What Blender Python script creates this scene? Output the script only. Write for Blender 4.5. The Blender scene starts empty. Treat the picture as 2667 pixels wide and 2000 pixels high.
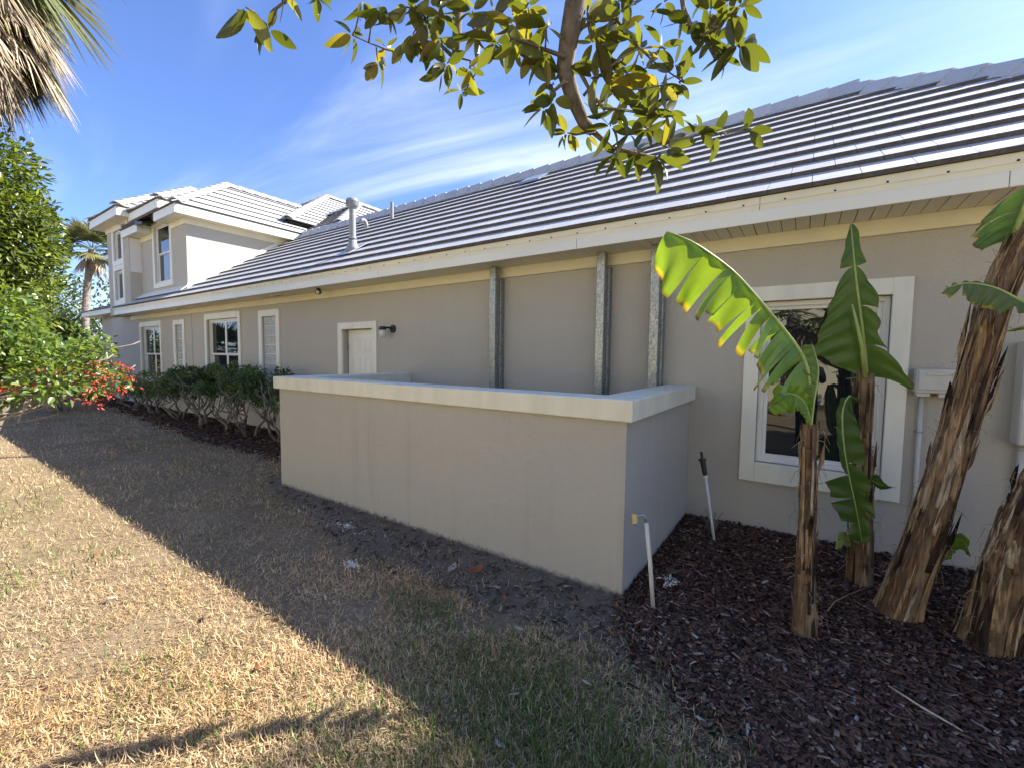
import bpy, bmesh, math, random
import numpy as np
from mathutils import Vector, Matrix, noise as mnoise

random.seed(7); rng = np.random.default_rng(7)
scene = bpy.context.scene
COL = scene.collection
R = math.radians

# ------------------------------------------------------------------ camera
CAM_POS = Vector((0.0, 0.0, 1.6))
IMG_W, IMG_H, FOC = 2667.0, 2000.0, 1118.2
YAW, PITCH, ROLL = R(-34.017), R(-3.579), R(0.673)
_f = Vector((math.sin(YAW)*math.cos(PITCH), math.cos(YAW)*math.cos(PITCH), math.sin(PITCH)))
_r0 = Vector((math.cos(YAW), -math.sin(YAW), 0)); _u0 = _r0.cross(_f)
C_RIGHT = math.cos(ROLL)*_r0 + math.sin(ROLL)*_u0
C_UP = -math.sin(ROLL)*_r0 + math.cos(ROLL)*_u0
C_FWD = _f
cam_data = bpy.data.cameras.new('camera'); cam = bpy.data.objects.new('camera', cam_data); COL.objects.link(cam)
cam_data.sensor_fit = 'HORIZONTAL'; cam_data.sensor_width = 36.0; cam_data.lens = FOC/IMG_W*36.0
cam_data.clip_start = 0.05; cam_data.clip_end = 2000
cam.matrix_world = Matrix(((C_RIGHT.x, C_UP.x, -C_FWD.x, CAM_POS.x), (C_RIGHT.y, C_UP.y, -C_FWD.y, CAM_POS.y),
                           (C_RIGHT.z, C_UP.z, -C_FWD.z, CAM_POS.z), (0, 0, 0, 1)))
scene.camera = cam
scene.render.resolution_x, scene.render.resolution_y = 1024, 767

# ------------------------------------------------------------------ light
SUN_DIR = Vector((0.80, 1.0, 1.046)).normalized()          # towards the sun: behind the house, to the right
sun_el = math.asin(SUN_DIR.z); sun_az = math.atan2(SUN_DIR.x, SUN_DIR.y)
world = bpy.data.worlds.new('World'); scene.world = world; world.use_nodes = True
wn = world.node_tree; wn.nodes.clear()
def wnode(t, **k):
    n = wn.nodes.new(t)
    for a, b in k.items(): setattr(n, a, b)
    return n
sky = wnode('ShaderNodeTexSky', sky_type='NISHITA', sun_disc=False)
sky.sun_elevation = sun_el; sky.sun_rotation = sun_az; sky.altitude = 0; sky.air_density = 1.0; sky.dust_density = 0.55; sky.ozone_density = 2.2
bg = wnode('ShaderNodeBackground'); wo = wnode('ShaderNodeOutputWorld')
tc = wnode('ShaderNodeTexCoord')
sep = wnode('ShaderNodeSeparateXYZ'); wn.links.new(tc.outputs['Generated'], sep.inputs[0])
zz = wnode('ShaderNodeMath', operation='MAXIMUM'); wn.links.new(sep.outputs[2], zz.inputs[0]); zz.inputs[1].default_value = 0.0
za = wnode('ShaderNodeMath', operation='ADD'); wn.links.new(zz.outputs[0], za.inputs[0]); za.inputs[1].default_value = 0.12
dx = wnode('ShaderNodeMath', operation='DIVIDE'); wn.links.new(sep.outputs[0], dx.inputs[0]); wn.links.new(za.outputs[0], dx.inputs[1])
dy = wnode('ShaderNodeMath', operation='DIVIDE'); wn.links.new(sep.outputs[1], dy.inputs[0]); wn.links.new(za.outputs[0], dy.inputs[1])
cmb = wnode('ShaderNodeCombineXYZ'); wn.links.new(dx.outputs[0], cmb.inputs[0]); wn.links.new(dy.outputs[0], cmb.inputs[1])
def cirrus(rot, sc, scale, lo, hi, detail=7, dist=1.2, loc=(0, 0, 0)):
    m = wnode('ShaderNodeMapping'); m.inputs['Rotation'].default_value = (0, 0, rot); m.inputs['Scale'].default_value = sc; m.inputs['Location'].default_value = loc
    wn.links.new(cmb.outputs[0], m.inputs[0])
    n = wnode('ShaderNodeTexNoise'); n.inputs['Scale'].default_value = scale; n.inputs['Detail'].default_value = detail
    n.inputs['Roughness'].default_value = 0.56; n.inputs['Distortion'].default_value = dist
    wn.links.new(m.outputs[0], n.inputs['Vector'])
    mr = wnode('ShaderNodeMapRange', interpolation_type='SMOOTHSTEP'); mr.inputs[1].default_value = lo; mr.inputs[2].default_value = hi
    wn.links.new(n.outputs['Fac'], mr.inputs[0])
    return mr.outputs[0]
c1 = cirrus(R(-62), (0.26, 1.2, 1), 1.15, 0.40, 0.80, loc=(0.7, 0.3, 0))
c2 = cirrus(R(-40), (0.6, 0.6, 1), 0.5, 0.34, 0.60, detail=3, dist=0.3, loc=(1.9, 3.3, 0))
mul = wnode('ShaderNodeMath', operation='MULTIPLY'); wn.links.new(c1, mul.inputs[0]); wn.links.new(c2, mul.inputs[1])
m2 = wnode('ShaderNodeMath', operation='MULTIPLY'); m2.inputs[1].default_value = 0.95; wn.links.new(mul.outputs[0], m2.inputs[0])
m3 = wnode('ShaderNodeMath', operation='ADD', use_clamp=True); wn.links.new(m2.outputs[0], m3.inputs[0]); m3.inputs[1].default_value = 0.02
tint = wnode('ShaderNodeMix', data_type='RGBA', blend_type='MULTIPLY'); tint.inputs['Factor'].default_value = 1.0
wn.links.new(sky.outputs[0], tint.inputs['A']); tint.inputs['B'].default_value = (0.53, 0.645, 0.95, 1)
cm = wnode('ShaderNodeMix', data_type='RGBA'); wn.links.new(m3.outputs[0], cm.inputs['Factor']); wn.links.new(tint.outputs['Result'], cm.inputs['A'])
cm.inputs['B'].default_value = (4.4, 4.75, 5.6, 1)
wn.links.new(cm.outputs['Result'], bg.inputs['Color']); bg.inputs['Strength'].default_value = 0.112
wn.links.new(bg.outputs[0], wo.inputs['Surface'])

sun_data = bpy.data.lights.new('sun', 'SUN'); sun_data.energy = 5.0; sun_data.angle = R(0.53); sun_data.color = (1.0, 0.95, 0.86)
sun = bpy.data.objects.new('sun', sun_data); COL.objects.link(sun)
sun.rotation_euler = (-SUN_DIR).to_track_quat('-Z', 'Y').to_euler(); sun.location = (20, 20, 30)

vs = scene.view_settings; scene.display_settings.display_device = 'sRGB'
vs.view_transform = 'Standard'; vs.look = 'None'; vs.gamma = 1.0; vs.use_curve_mapping = False; vs.exposure = 1.45
cy = scene.cycles
cy.max_bounces = 7; cy.diffuse_bounces = 4; cy.glossy_bounces = 3; cy.transmission_bounces = 4; cy.transparent_max_bounces = 6
cy.use_denoising = True; cy.caustics_reflective = False; cy.caustics_refractive = False; cy.sample_clamp_indirect = 6.0

# ------------------------------------------------------------------ helpers
def ray(px, py):
    return (C_RIGHT*((px-IMG_W/2)/FOC) - C_UP*((py-IMG_H/2)/FOC) + C_FWD)
def at(px, py, dist):                   # point at a real distance along a sight line
    return CAM_POS + ray(px, py).normalized()*dist
def at_y(px, py, Y):
    d = ray(px, py); return CAM_POS + d*((Y-CAM_POS.y)/d.y)
def at_z(px, py, Z):
    d = ray(px, py); return CAM_POS + d*((Z-CAM_POS.z)/d.z)

def tag(o, label=None, cat=None, group=None, kind=None):
    if label: o['label'] = label
    if cat: o['category'] = cat
    if group: o['group'] = group
    if kind: o['kind'] = kind
    return o
def empty(name, loc=(0, 0, 0)):
    o = bpy.data.objects.new(name, None); o.location = loc; o.empty_display_size = 0.2; COL.objects.link(o); return o
def link(name, me, parent=None):
    o = bpy.data.objects.new(name, me); COL.objects.link(o)
    if parent is not None:
        o.parent = parent
        o.matrix_parent_inverse = Matrix.Translation(-Vector(parent.location))   # mesh data stay in world space
    return o

class MB:
    def __init__(self): self.v = []; self.f = []; self.uv = None
    def add(self, vs_, fs):
        n = len(self.v); self.v += [tuple(p) for p in vs_]; self.f += [tuple(i+n for i in f) for f in fs]; return self
    def box(self, x0, y0, z0, x1, y1, z1):
        v = [(x0,y0,z0),(x1,y0,z0),(x1,y1,z0),(x0,y1,z0),(x0,y0,z1),(x1,y0,z1),(x1,y1,z1),(x0,y1,z1)]
        return self.add(v, [(0,3,2,1),(4,5,6,7),(0,1,5,4),(1,2,6,5),(2,3,7,6),(3,0,4,7)])
    def hexa(self, p):      # 8 points: bottom 4, top 4
        return self.add(p, [(0,3,2,1),(4,5,6,7),(0,1,5,4),(1,2,6,5),(2,3,7,6),(3,0,4,7)])
    def poly(self, pts): return self.add(pts, [tuple(range(len(pts)))])
    def tube(self, path, radii, n=8, cap=True):
        path = [Vector(p) for p in path]
        if not hasattr(radii, '__len__'): radii = [radii]*len(path)
        rings = []; ref = None
        for i, p in enumerate(path):
            a = path[max(i-1, 0)]; b = path[min(i+1, len(path)-1)]
            d = (b-a).normalized()
            if ref is None:
                ref = Vector((0, 0, 1)) if abs(d.z) < 0.9 else Vector((1, 0, 0))
            s = d.cross(ref)
            if s.length < 1e-4: s = d.cross(Vector((0, 1, 0.3)))
            s.normalize(); t = s.cross(d).normalized(); ref = t
            rings.append([p + (s*math.cos(2*math.pi*k/n) + t*math.sin(2*math.pi*k/n))*radii[i] for k in range(n)])
        b0 = len(self.v)
        for r in rings: self.v += [tuple(q) for q in r]
        for i in range(len(rings)-1):
            for k in range(n):
                a = b0+i*n+k; b = b0+i*n+(k+1) % n
                self.f.append((a, b, b+n, a+n))
        if cap:
            self.f.append(tuple(b0+k for k in range(n))[::-1]); e = b0+(len(rings)-1)*n
            self.f.append(tuple(e+k for k in range(n)))
        return self
    def lathe(self, cx, cy_, prof, n=16):      # prof: (r, z)
        b0 = len(self.v)
        for r, z in prof:
            for k in range(n): self.v.append((cx+r*math.cos(2*math.pi*k/n), cy_+r*math.sin(2*math.pi*k/n), z))
        for i in range(len(prof)-1):
            for k in range(n):
                a = b0+i*n+k; b = b0+i*n+(k+1) % n; self.f.append((a, b, b+n, a+n))
        self.f.append(tuple(b0+k for k in range(n))[::-1]); e = b0+(len(prof)-1)*n; self.f.append(tuple(e+k for k in range(n)))
        return self
    def mesh(self, name, mat, smooth=False):
        me = bpy.data.meshes.new(name); me.from_pydata(self.v, [], self.f); me.materials.append(mat)
        if mat.name == 'grey_concrete_tile' and len(self.f) % 6 == 0 and len(self.v) == 8*(len(self.f)//6):      # darker underside and butt edge of each tile
            me.materials.append(M['butt']); me.polygons.foreach_set('material_index', [1 if i % 6 in (0, 2) else 0 for i in range(len(self.f))])
        if smooth: me.polygons.foreach_set('use_smooth', [True]*len(me.polygons))
        me.update(); return me
    def build(self, name, mat, parent=None, smooth=False, bevel=0.0):
        o = link(name, self.mesh(name, mat, smooth), parent)
        if bevel:
            m = o.modifiers.new('bevel', 'BEVEL'); m.width = bevel; m.segments = 1; m.limit_method = 'ANGLE'
        return o

def np_mesh(name, verts, faces, mat, parent=None, smooth=False, colors=None, uvs=None):
    """verts (N,3), faces (M,k) with a fixed k; colors per vertex (N,3)"""
    verts = np.asarray(verts, np.float32); faces = np.asarray(faces, np.int32); k = faces.shape[1]
    me = bpy.data.meshes.new(name)
    me.vertices.add(len(verts)); me.vertices.foreach_set('co', verts.ravel())
    me.loops.add(faces.size); me.loops.foreach_set('vertex_index', faces.ravel())
    me.polygons.add(len(faces)); me.polygons.foreach_set('loop_start', np.arange(0, faces.size, k, dtype=np.int32))
    try: me.polygons.foreach_set('loop_total', np.full(len(faces), k, np.int32))
    except Exception: pass
    if smooth: me.polygons.foreach_set('use_smooth', np.ones(len(faces), bool))
    me.update(calc_edges=True); me.validate()
    if colors is not None:
        ca = me.color_attributes.new('tone', 'FLOAT_COLOR', 'POINT')
        c4 = np.ones((len(verts), 4), np.float32); c4[:, :3] = colors; ca.data.foreach_set('color', c4.ravel())
    if uvs is not None:
        ul = me.uv_layers.new(name='uv'); ul.data.foreach_set('uv', np.asarray(uvs, np.float32)[faces.ravel()].ravel())
    me.materials.append(mat)
    return link(name, me, parent)

# ------------------------------------------------------------------ materials
def new_mat(name):
    m = bpy.data.materials.new(name); m.use_nodes = True; nt = m.node_tree
    p = nt.nodes['Principled BSDF']; return m, nt, p
def nd(nt, t, **k):
    n = nt.nodes.new(t)
    for a, b in k.items(): setattr(n, a, b)
    return n
def noise(nt, scale, detail=4, rough=0.55, vec=None, dist=0.0, stretch=None):
    t = nd(nt, 'ShaderNodeTexCoord'); n = nd(nt, 'ShaderNodeTexNoise')
    n.inputs['Scale'].default_value = scale; n.inputs['Detail'].default_value = detail; n.inputs['Roughness'].default_value = rough; n.inputs['Distortion'].default_value = dist
    src = t.outputs['Object'] if vec is None else vec
    if stretch:
        mp = nd(nt, 'ShaderNodeMapping'); mp.inputs['Scale'].default_value = stretch; nt.links.new(src, mp.inputs[0]); src = mp.outputs[0]
    nt.links.new(src, n.inputs['Vector']); return n.outputs['Fac']
def ramp(nt, fac, stops):
    r = nd(nt, 'ShaderNodeValToRGB'); e = r.color_ramp.elements
    while len(e) < len(stops): e.new(0.5)
    for i, (p, c) in enumerate(stops): e[i].position = p; e[i].color = (*c, 1)
    nt.links.new(fac, r.inputs[0]); return r.outputs['Color']
def mixc(nt, fac, a, b, blend='MIX'):
    m = nd(nt, 'ShaderNodeMix', data_type='RGBA', blend_type=blend)
    for s, x in (('Factor', fac), ('A', a), ('B', b)):
        if hasattr(x, 'is_linked') or hasattr(x, 'links'): nt.links.new(x, m.inputs[s])
        elif s == 'Factor': m.inputs[s].default_value = x
        else: m.inputs[s].default_value = (*x, 1)
    return m.outputs['Result']
def bump(nt, p, h, strength, dist):
    b = nd(nt, 'ShaderNodeBump'); b.inputs['Strength'].default_value = strength; b.inputs['Distance'].default_value = dist
    nt.links.new(h, b.inputs['Height']); nt.links.new(b.outputs[0], p.inputs['Normal']); return b
def simple(name, col, rough=0.6, var=0.12, vscale=6.0, bscale=0, bstr=0.3, bdist=0.002, metal=0.0, spec=0.5, stretch=None):
    m, nt, p = new_mat(name)
    n = noise(nt, vscale, 5, stretch=stretch)
    lo = tuple(max(0, c*(1-var)) for c in col); hi = tuple(min(1, c*(1+var)) for c in col)
    nt.links.new(ramp(nt, n, [(0.3, lo), (0.7, hi)]), p.inputs['Base Color'])
    p.inputs['Roughness'].default_value = rough; p.inputs['Metallic'].default_value = metal; p.inputs['Specular IOR Level'].default_value = spec
    if bscale: bump(nt, p, noise(nt, bscale, 3, stretch=stretch), bstr, bdist)
    return m

def stucco_mat():
    m, nt, p = new_mat('stucco')
    a = noise(nt, 0.5, 3); b = noise(nt, 60, 4); st = noise(nt, 2.2, 4, stretch=(3.0, 3.0, 0.35))
    c = ramp(nt, a, [(0.3, (0.530, 0.488, 0.398)), (0.7, (0.556, 0.512, 0.420))])
    c = mixc(nt, 0.35, c, ramp(nt, b, [(0.35, (0.50, 0.459, 0.372)), (0.65, (0.586, 0.541, 0.445))]))
    c = mixc(nt, 0.25, c, ramp(nt, st, [(0.3, (0.51, 0.468, 0.38)), (0.6, (0.56, 0.516, 0.423))]))
    nt.links.new(c, p.inputs['Base Color']); p.inputs['Roughness'].default_value = 0.9; p.inputs['Specular IOR Level'].default_value = 0.2
    v = nd(nt, 'ShaderNodeTexVoronoi'); v.inputs['Scale'].default_value = 190; t = nd(nt, 'ShaderNodeTexCoord'); nt.links.new(t.outputs['Object'], v.inputs['Vector'])
    ad = nd(nt, 'ShaderNodeMath', operation='ADD'); nt.links.new(v.outputs['Distance'], ad.inputs[0]); nt.links.new(noise(nt, 40, 6, 0.7), ad.inputs[1])
    bump(nt, p, ad.outputs[0], 0.75, 0.006)
    return m
def soiled_stucco():
    """stucco of the low wall: soil splashed up along its foot"""
    m = stucco_mat(); m.name = 'stucco_soil_splashed'; nt = m.node_tree; p = nt.nodes['Principled BSDF']
    src = p.inputs['Base Color'].links[0].from_socket
    g = nd(nt, 'ShaderNodeNewGeometry'); s = nd(nt, 'ShaderNodeSeparateXYZ'); nt.links.new(g.outputs['Position'], s.inputs[0])
    n = noise(nt, 26, 5); mm = nd(nt, 'ShaderNodeMath', operation='MULTIPLY_ADD'); nt.links.new(n, mm.inputs[0]); mm.inputs[1].default_value = -0.10; nt.links.new(s.outputs[2], mm.inputs[2])
    mr = nd(nt, 'ShaderNodeMapRange'); mr.inputs[1].default_value = -0.045; mr.inputs[2].default_value = 0.0; mr.inputs[3].default_value = 0.75; mr.inputs[4].default_value = 0.0
    nt.links.new(mm.outputs[0], mr.inputs[0])
    sk_ = noise(nt, 1.0, 5, 0.6, stretch=(9, 9, 0.45)); mk = nd(nt, 'ShaderNodeMapRange'); mk.inputs[1].default_value = 0.56; mk.inputs[2].default_value = 0.72; mk.inputs[3].default_value = 0.0; mk.inputs[4].default_value = 0.22; nt.links.new(sk_, mk.inputs[0])
    src = mixc(nt, mk.outputs[0], src, (0.30, 0.27, 0.22))
    nt.links.new(mixc(nt, mr.outputs[0], src, (0.07, 0.06, 0.05)), p.inputs['Base Color']); return m
def tile_mat():
    m, nt, p = new_mat('grey_concrete_tile')
    oi = nd(nt, 'ShaderNodeObjectInfo'); a = noise(nt, 3.0, 5); b = noise(nt, 45, 4)
    c = ramp(nt, a, [(0.3, (0.46, 0.455, 0.445)), (0.7, (0.56, 0.553, 0.537))])
    c = mixc(nt, 0.4, c, ramp(nt, b, [(0.35, (0.38, 0.375, 0.365)), (0.62, (0.54, 0.533, 0.52))]))
    rr = ramp(nt, oi.outputs['Random'], [(0.0, (0.90, 0.90, 0.91)), (1.0, (1.05, 1.045, 1.03))])
    c = mixc(nt, 1.0, c, rr, 'MULTIPLY')
    nt.links.new(c, p.inputs['Base Color']); p.inputs['Roughness'].default_value = 0.62; p.inputs['Specular IOR Level'].default_value = 0.35
    bump(nt, p, b, 0.25, 0.003); return m
def galv_mat():
    m, nt, p = new_mat('galvanised_steel')
    v = nd(nt, 'ShaderNodeTexVoronoi'); v.inputs['Scale'].default_value = 120; t = nd(nt, 'ShaderNodeTexCoord')
    mp = nd(nt, 'ShaderNodeMapping'); mp.inputs['Scale'].default_value = (1, 1, 0.6); nt.links.new(t.outputs['Object'], mp.inputs[0])
    n2 = nd(nt, 'ShaderNodeTexNoise'); n2.inputs['Scale'].default_value = 40; n2.inputs['Detail'].default_value = 4; nt.links.new(mp.outputs[0], n2.inputs['Vector'])
    va = mixc(nt, 0.06, mp.outputs[0], n2.outputs['Color']); nt.links.new(va, v.inputs['Vector'])
    c = ramp(nt, v.outputs['Color'], [(0.0, (0.17, 0.175, 0.17)), (0.4, (0.27, 0.28, 0.265)), (0.75, (0.43, 0.445, 0.41))])
    nt.links.new(c, p.inputs['Base Color']); p.inputs['Metallic'].default_value = 0.65
    r = nd(nt, 'ShaderNodeMapRange'); nt.links.new(v.outputs['Color'], r.inputs[0]); r.inputs[3].default_value = 0.55; r.inputs[4].default_value = 0.3; nt.links.new(r.outputs[0], p.inputs['Roughness'])
    return m
def glass_mat():
    m, nt, p = new_mat('window_glass')
    p.inputs['Base Color'].default_value = (0.012, 0.014, 0.016, 1); p.inputs['Roughness'].default_value = 0.015; p.inputs['IOR'].default_value = 1.75; p.inputs['Specular IOR Level'].default_value = 0.6
    bump(nt, p, noise(nt, 1.6, 2), 0.10, 0.004); return m
def glassblock_mat():
    m, nt, p = new_mat('glass_block')
    n = noise(nt, 30, 2, dist=1.5, stretch=(1.6, 1, 0.45))
    nt.links.new(ramp(nt, n, [(0.35, (0.30, 0.31, 0.27)), (0.6, (0.62, 0.63, 0.57))]), p.inputs['Base Color'])
    p.inputs['Roughness'].default_value = 0.12; bump(nt, p, n, 0.8, 0.02); return m
def leaf_mat(name, top, under, trans, gloss=0.35, var=0.3, attr=False, twt=0.45, spec=0.5):
    m, nt, p = new_mat(name); out = nt.nodes['Material Output']
    geo = nd(nt, 'ShaderNodeNewGeometry'); oi = nd(nt, 'ShaderNodeObjectInfo')
    n = noise(nt, 9.0, 3); n2 = noise(nt, 55, 3)
    v = nd(nt, 'ShaderNodeMath', operation='ADD'); nt.links.new(n, v.inputs[0]); nt.links.new(oi.outputs['Random'], v.inputs[1])
    vv = nd(nt, 'ShaderNodeMath', operation='MULTIPLY'); nt.links.new(v.outputs[0], vv.inputs[0]); vv.inputs[1].default_value = 0.5
    k = ramp(nt, vv.outputs[0], [(0.2, (1-var,)*3), (0.8, (1+var, 1+var*0.9, 1+var*0.4))])
    base = mixc(nt, geo.outputs['Backfacing'], top, under)
    base = mixc(nt, 1.0, base, k, 'MULTIPLY')
    if attr:
        a = nd(nt, 'ShaderNodeAttribute'); a.attribute_name = 'tone'; base = mixc(nt, 1.0, base, a.outputs['Color'], 'MULTIPLY')
    nt.links.new(base, p.inputs['Base Color']); p.inputs['Roughness'].default_value = gloss; p.inputs['Specular IOR Level'].default_value = spec
    tr = nd(nt, 'ShaderNodeBsdfTranslucent'); tcol = mixc(nt, 1.0, trans, k, 'MULTIPLY')
    if attr: tcol = mixc(nt, 1.0, tcol, a.outputs['Color'], 'MULTIPLY')
    nt.links.new(tcol, tr.inputs['Color'])
    mx = nd(nt, 'ShaderNodeMixShader'); mx.inputs[0].default_value = twt
    nt.links.new(p.outputs[0], mx.inputs[1]); nt.links.new(tr.outputs[0], mx.inputs[2]); nt.links.new(mx.outputs[0], out.inputs['Surface'])
    bump(nt, p, n2, 0.2, 0.002)
    return m
def bark_mat(name, a, b, stretch=(18, 18, 1.6), bd=0.01):
    m, nt, p = new_mat(name)
    n = noise(nt, 1.0, 8, 0.65, stretch=stretch); n2 = noise(nt, 7, 5)
    c = ramp(nt, n, [(0.34, a), (0.5, tuple((x+y)/2 for x, y in zip(a, b))), (0.66, b)])
    c = mixc(nt, 0.5, c, ramp(nt, n2, [(0.35, tuple(x*0.7 for x in a)), (0.65, b)]))
    nt.links.new(c, p.inputs['Base Color']); p.inputs['Roughness'].default_value = 0.85; p.inputs['Specular IOR Level'].default_value = 0.2
    bump(nt, p, n, 0.7, bd); return m
def attr_mat(name, rough=0.8, twt=0.25, mulc=(1, 1, 1), spec=0.2):
    m, nt, p = new_mat(name); out = nt.nodes['Material Output']
    a = nd(nt, 'ShaderNodeAttribute'); a.attribute_name = 'tone'
    c = mixc(nt, 1.0, a.outputs['Color'], mulc, 'MULTIPLY')
    nt.links.new(c, p.inputs['Base Color']); p.inputs['Roughness'].default_value = rough; p.inputs['Specular IOR Level'].default_value = spec
    if twt:
        tr = nd(nt, 'ShaderNodeBsdfTranslucent'); nt.links.new(c, tr.inputs['Color'])
        mx = nd(nt, 'ShaderNodeMixShader'); mx.inputs[0].default_value = twt
        nt.links.new(p.outputs[0], mx.inputs[1]); nt.links.new(tr.outputs[0], mx.inputs[2]); nt.links.new(mx.outputs[0], out.inputs['Surface'])
    return m

M = {}
M['stucco'] = stucco_mat(); M['stucco_low'] = soiled_stucco(); M['tile'] = tile_mat(); M['galv'] = galv_mat(); M['glass'] = glass_mat(); M['gblock'] = glassblock_mat()
M['butt'] = simple('tile_butt_edge', (0.11, 0.10, 0.095), 0.9, 0.25, 30)
M['neighbour'] = simple('cream_stucco', (0.80, 0.75, 0.52), 0.85, 0.05, 1.0, 100, 0.2, 0.003)
M['trim'] = simple('cream_white_paint', (0.80, 0.77, 0.62), 0.5, 0.06, 2.0, 60, 0.12, 0.003, stretch=(4, 4, 0.7))
M['cap'] = simple('cream_stucco_cap', (0.78, 0.735, 0.55), 0.8, 0.09, 2.0, 110, 0.3, 0.004, stretch=(3, 3, 0.5))
M['frieze'] = simple('cream_frieze', (0.80, 0.735, 0.52), 0.55, 0.05, 3, 60, 0.08, 0.002)
M['fascia'] = simple('white_aluminium', (0.79, 0.775, 0.65), 0.42, 0.04, 2)
M['soffit'] = simple('vinyl_soffit', (0.74, 0.69, 0.55), 0.5, 0.06, 2)
M['white'] = simple('white_vinyl', (0.80, 0.775, 0.70), 0.35, 0.03, 3)
M['door'] = simple('white_door_paint', (0.80, 0.77, 0.64), 0.4, 0.04, 3)
M['deck'] = simple('roof_underlay', (0.06, 0.06, 0.06), 0.9)
M['black'] = simple('black_plastic', (0.015, 0.015, 0.016), 0.4)
M['dark'] = simple('dark_void', (0.012, 0.012, 0.012), 0.9)
M['ventgrey'] = simple('grey_vent_paint', (0.28, 0.285, 0.285), 0.5, 0.08, 10)
M['flash'] = simple('lead_flashing', (0.40, 0.43, 0.46), 0.4, 0.15, 8, metal=0.4)
M['pvc'] = simple('aged_white_pvc', (0.66, 0.62, 0.50), 0.45, 0.08, 12)
M['pvcg'] = simple('white_pvc', (0.66, 0.65, 0.64), 0.45, 0.06, 12)
M['box'] = simple('painted_grey_box', (0.58, 0.55, 0.46), 0.5, 0.06, 9)
M['yellow'] = simple('yellowed_plastic', (0.62, 0.50, 0.20), 0.45, 0.1, 15)
M['brass'] = simple('brass_fitting', (0.45, 0.34, 0.12), 0.4, 0.2, 20, metal=0.6)
M['steel'] = simple('steel_fitting', (0.35, 0.38, 0.42), 0.35, 0.2, 20, metal=0.7)
M['clear'] = simple('frosted_jar_glass', (0.62, 0.62, 0.58), 0.08, 0.1, 20)

# ------------------------------------------------------------------ ground
def ground_mat():
    m, nt, p = new_mat('dry_lawn_soil')
    a = noise(nt, 1.1, 5); b = noise(nt, 22, 6, 0.7); c3 = noise(nt, 130, 4, 0.7)
    c = ramp(nt, b, [(0.3, (0.10, 0.07, 0.043)), (0.5, (0.27, 0.195, 0.12)), (0.72, (0.46, 0.35, 0.22))])
    c = mixc(nt, 0.5, c, ramp(nt, a, [(0.35, (0.28, 0.215, 0.125)), (0.65, (0.44, 0.33, 0.205))]))
    c = mixc(nt, 0.6, c, ramp(nt, c3, [(0.35, (0.45,)*3), (0.65, (1.25,)*3)]), 'MULTIPLY')
    nt.links.new(c, p.inputs['Base Color']); p.inputs['Roughness'].default_value = 0.95; p.inputs['Specular IOR Level'].default_value = 0.1
    bump(nt, p, c3, 0.8, 0.02); return m
def soil_mat(name, lo, hi, speck=False, scale=60):
    m, nt, p = new_mat(name)
    b = noise(nt, 9, 6, 0.65); c3 = noise(nt, scale, 5, 0.7)
    c = ramp(nt, c3, [(0.32, lo), (0.68, hi)]); c = mixc(nt, 0.45, c, ramp(nt, b, [(0.3, lo), (0.7, hi)]))
    if speck:
        v = nd(nt, 'ShaderNodeTexVoronoi'); v.inputs['Scale'].default_value = 85; t = nd(nt, 'ShaderNodeTexCoord'); nt.links.new(t.outputs['Object'], v.inputs['Vector'])
        lt = nd(nt, 'ShaderNodeMath', operation='LESS_THAN'); nt.links.new(v.outputs['Distance'], lt.inputs[0]); lt.inputs[1].default_value = 0.13
        g = nd(nt, 'ShaderNodeMath', operation='GREATER_THAN'); nt.links.new(noise(nt, 3.0, 3), g.inputs[0]); g.inputs[1].default_value = 0.52
        mm = nd(nt, 'ShaderNodeMath', operation='MULTIPLY'); nt.links.new(lt.outputs[0], mm.inputs[0]); nt.links.new(g.outputs[0], mm.inputs[1])
        c = mixc(nt, mm.outputs[0], c, (0.55, 0.54, 0.52))
    nt.links.new(c, p.inputs['Base Color']); p.inputs['Roughness'].default_value = 0.95; p.inputs['Specular IOR Level'].default_value = 0.1
    bump(nt, p, c3, 0.9, 0.02); return m
M['ground'] = ground_mat()
M['mulch'] = soil_mat('dark_mulch_bed', (0.035, 0.022, 0.017), (0.10, 0.062, 0.047))
M['soil'] = soil_mat('grey_sandy_soil', (0.115, 0.088, 0.062), (0.32, 0.26, 0.195), True)
g = MB().poly([(-300, -300, 0), (300, -300, 0), (300, 300, 0), (-300, 300, 0)]).build('lawn_ground', M['ground']); tag(g, kind='structure')

def smooth_poly(pts, it=2):
    for _ in range(it):
        q = []
        for i in range(len(pts)):
            a = pts[i]; b = pts[(i+1) % len(pts)]
            q += [(0.75*a[0]+0.25*b[0], 0.75*a[1]+0.25*b[1]), (0.25*a[0]+0.75*b[0], 0.25*a[1]+0.75*b[1])]
        pts = q
    return pts
MULCH_R = [(-0.95, 4.7), (-0.95, 2.70), (-0.70, 2.42), (-0.43, 2.24), (-0.20, 2.08), (0.05, 2.00), (0.35, 2.02), (0.8, 2.15), (1.6, 2.35), (3.2, 2.9), (4.6, 3.4), (4.8, 6.0), (3.0, 6.0)]
MULCH_L = [(-5.30, 4.7), (-5.30, 3.45), (-6.8, 3.46), (-8.0, 3.40), (-9.5, 3.36), (-11.2, 3.5), (-13.0, 3.62), (-16.0, 3.85), (-19.0, 4.0), (-24.0, 4.1), (-24.0, 5.0)]
SOIL = [(-5.45, 3.45), (-5.60, 2.75), (-5.0, 2.54), (-4.2, 2.38), (-3.5, 2.24), (-2.9, 2.12), (-2.2, 2.10), (-1.7, 2.12), (-1.3, 2.14), (-0.95, 2.16), (-0.62, 1.98), (-0.2, 1.76), (0.3, 1.60), (0.9, 1.7), (1.8, 2.0), (2.0, 2.6), (-0.5, 2.9), (-0.8, 2.8), (-5.25, 2.8)]
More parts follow.
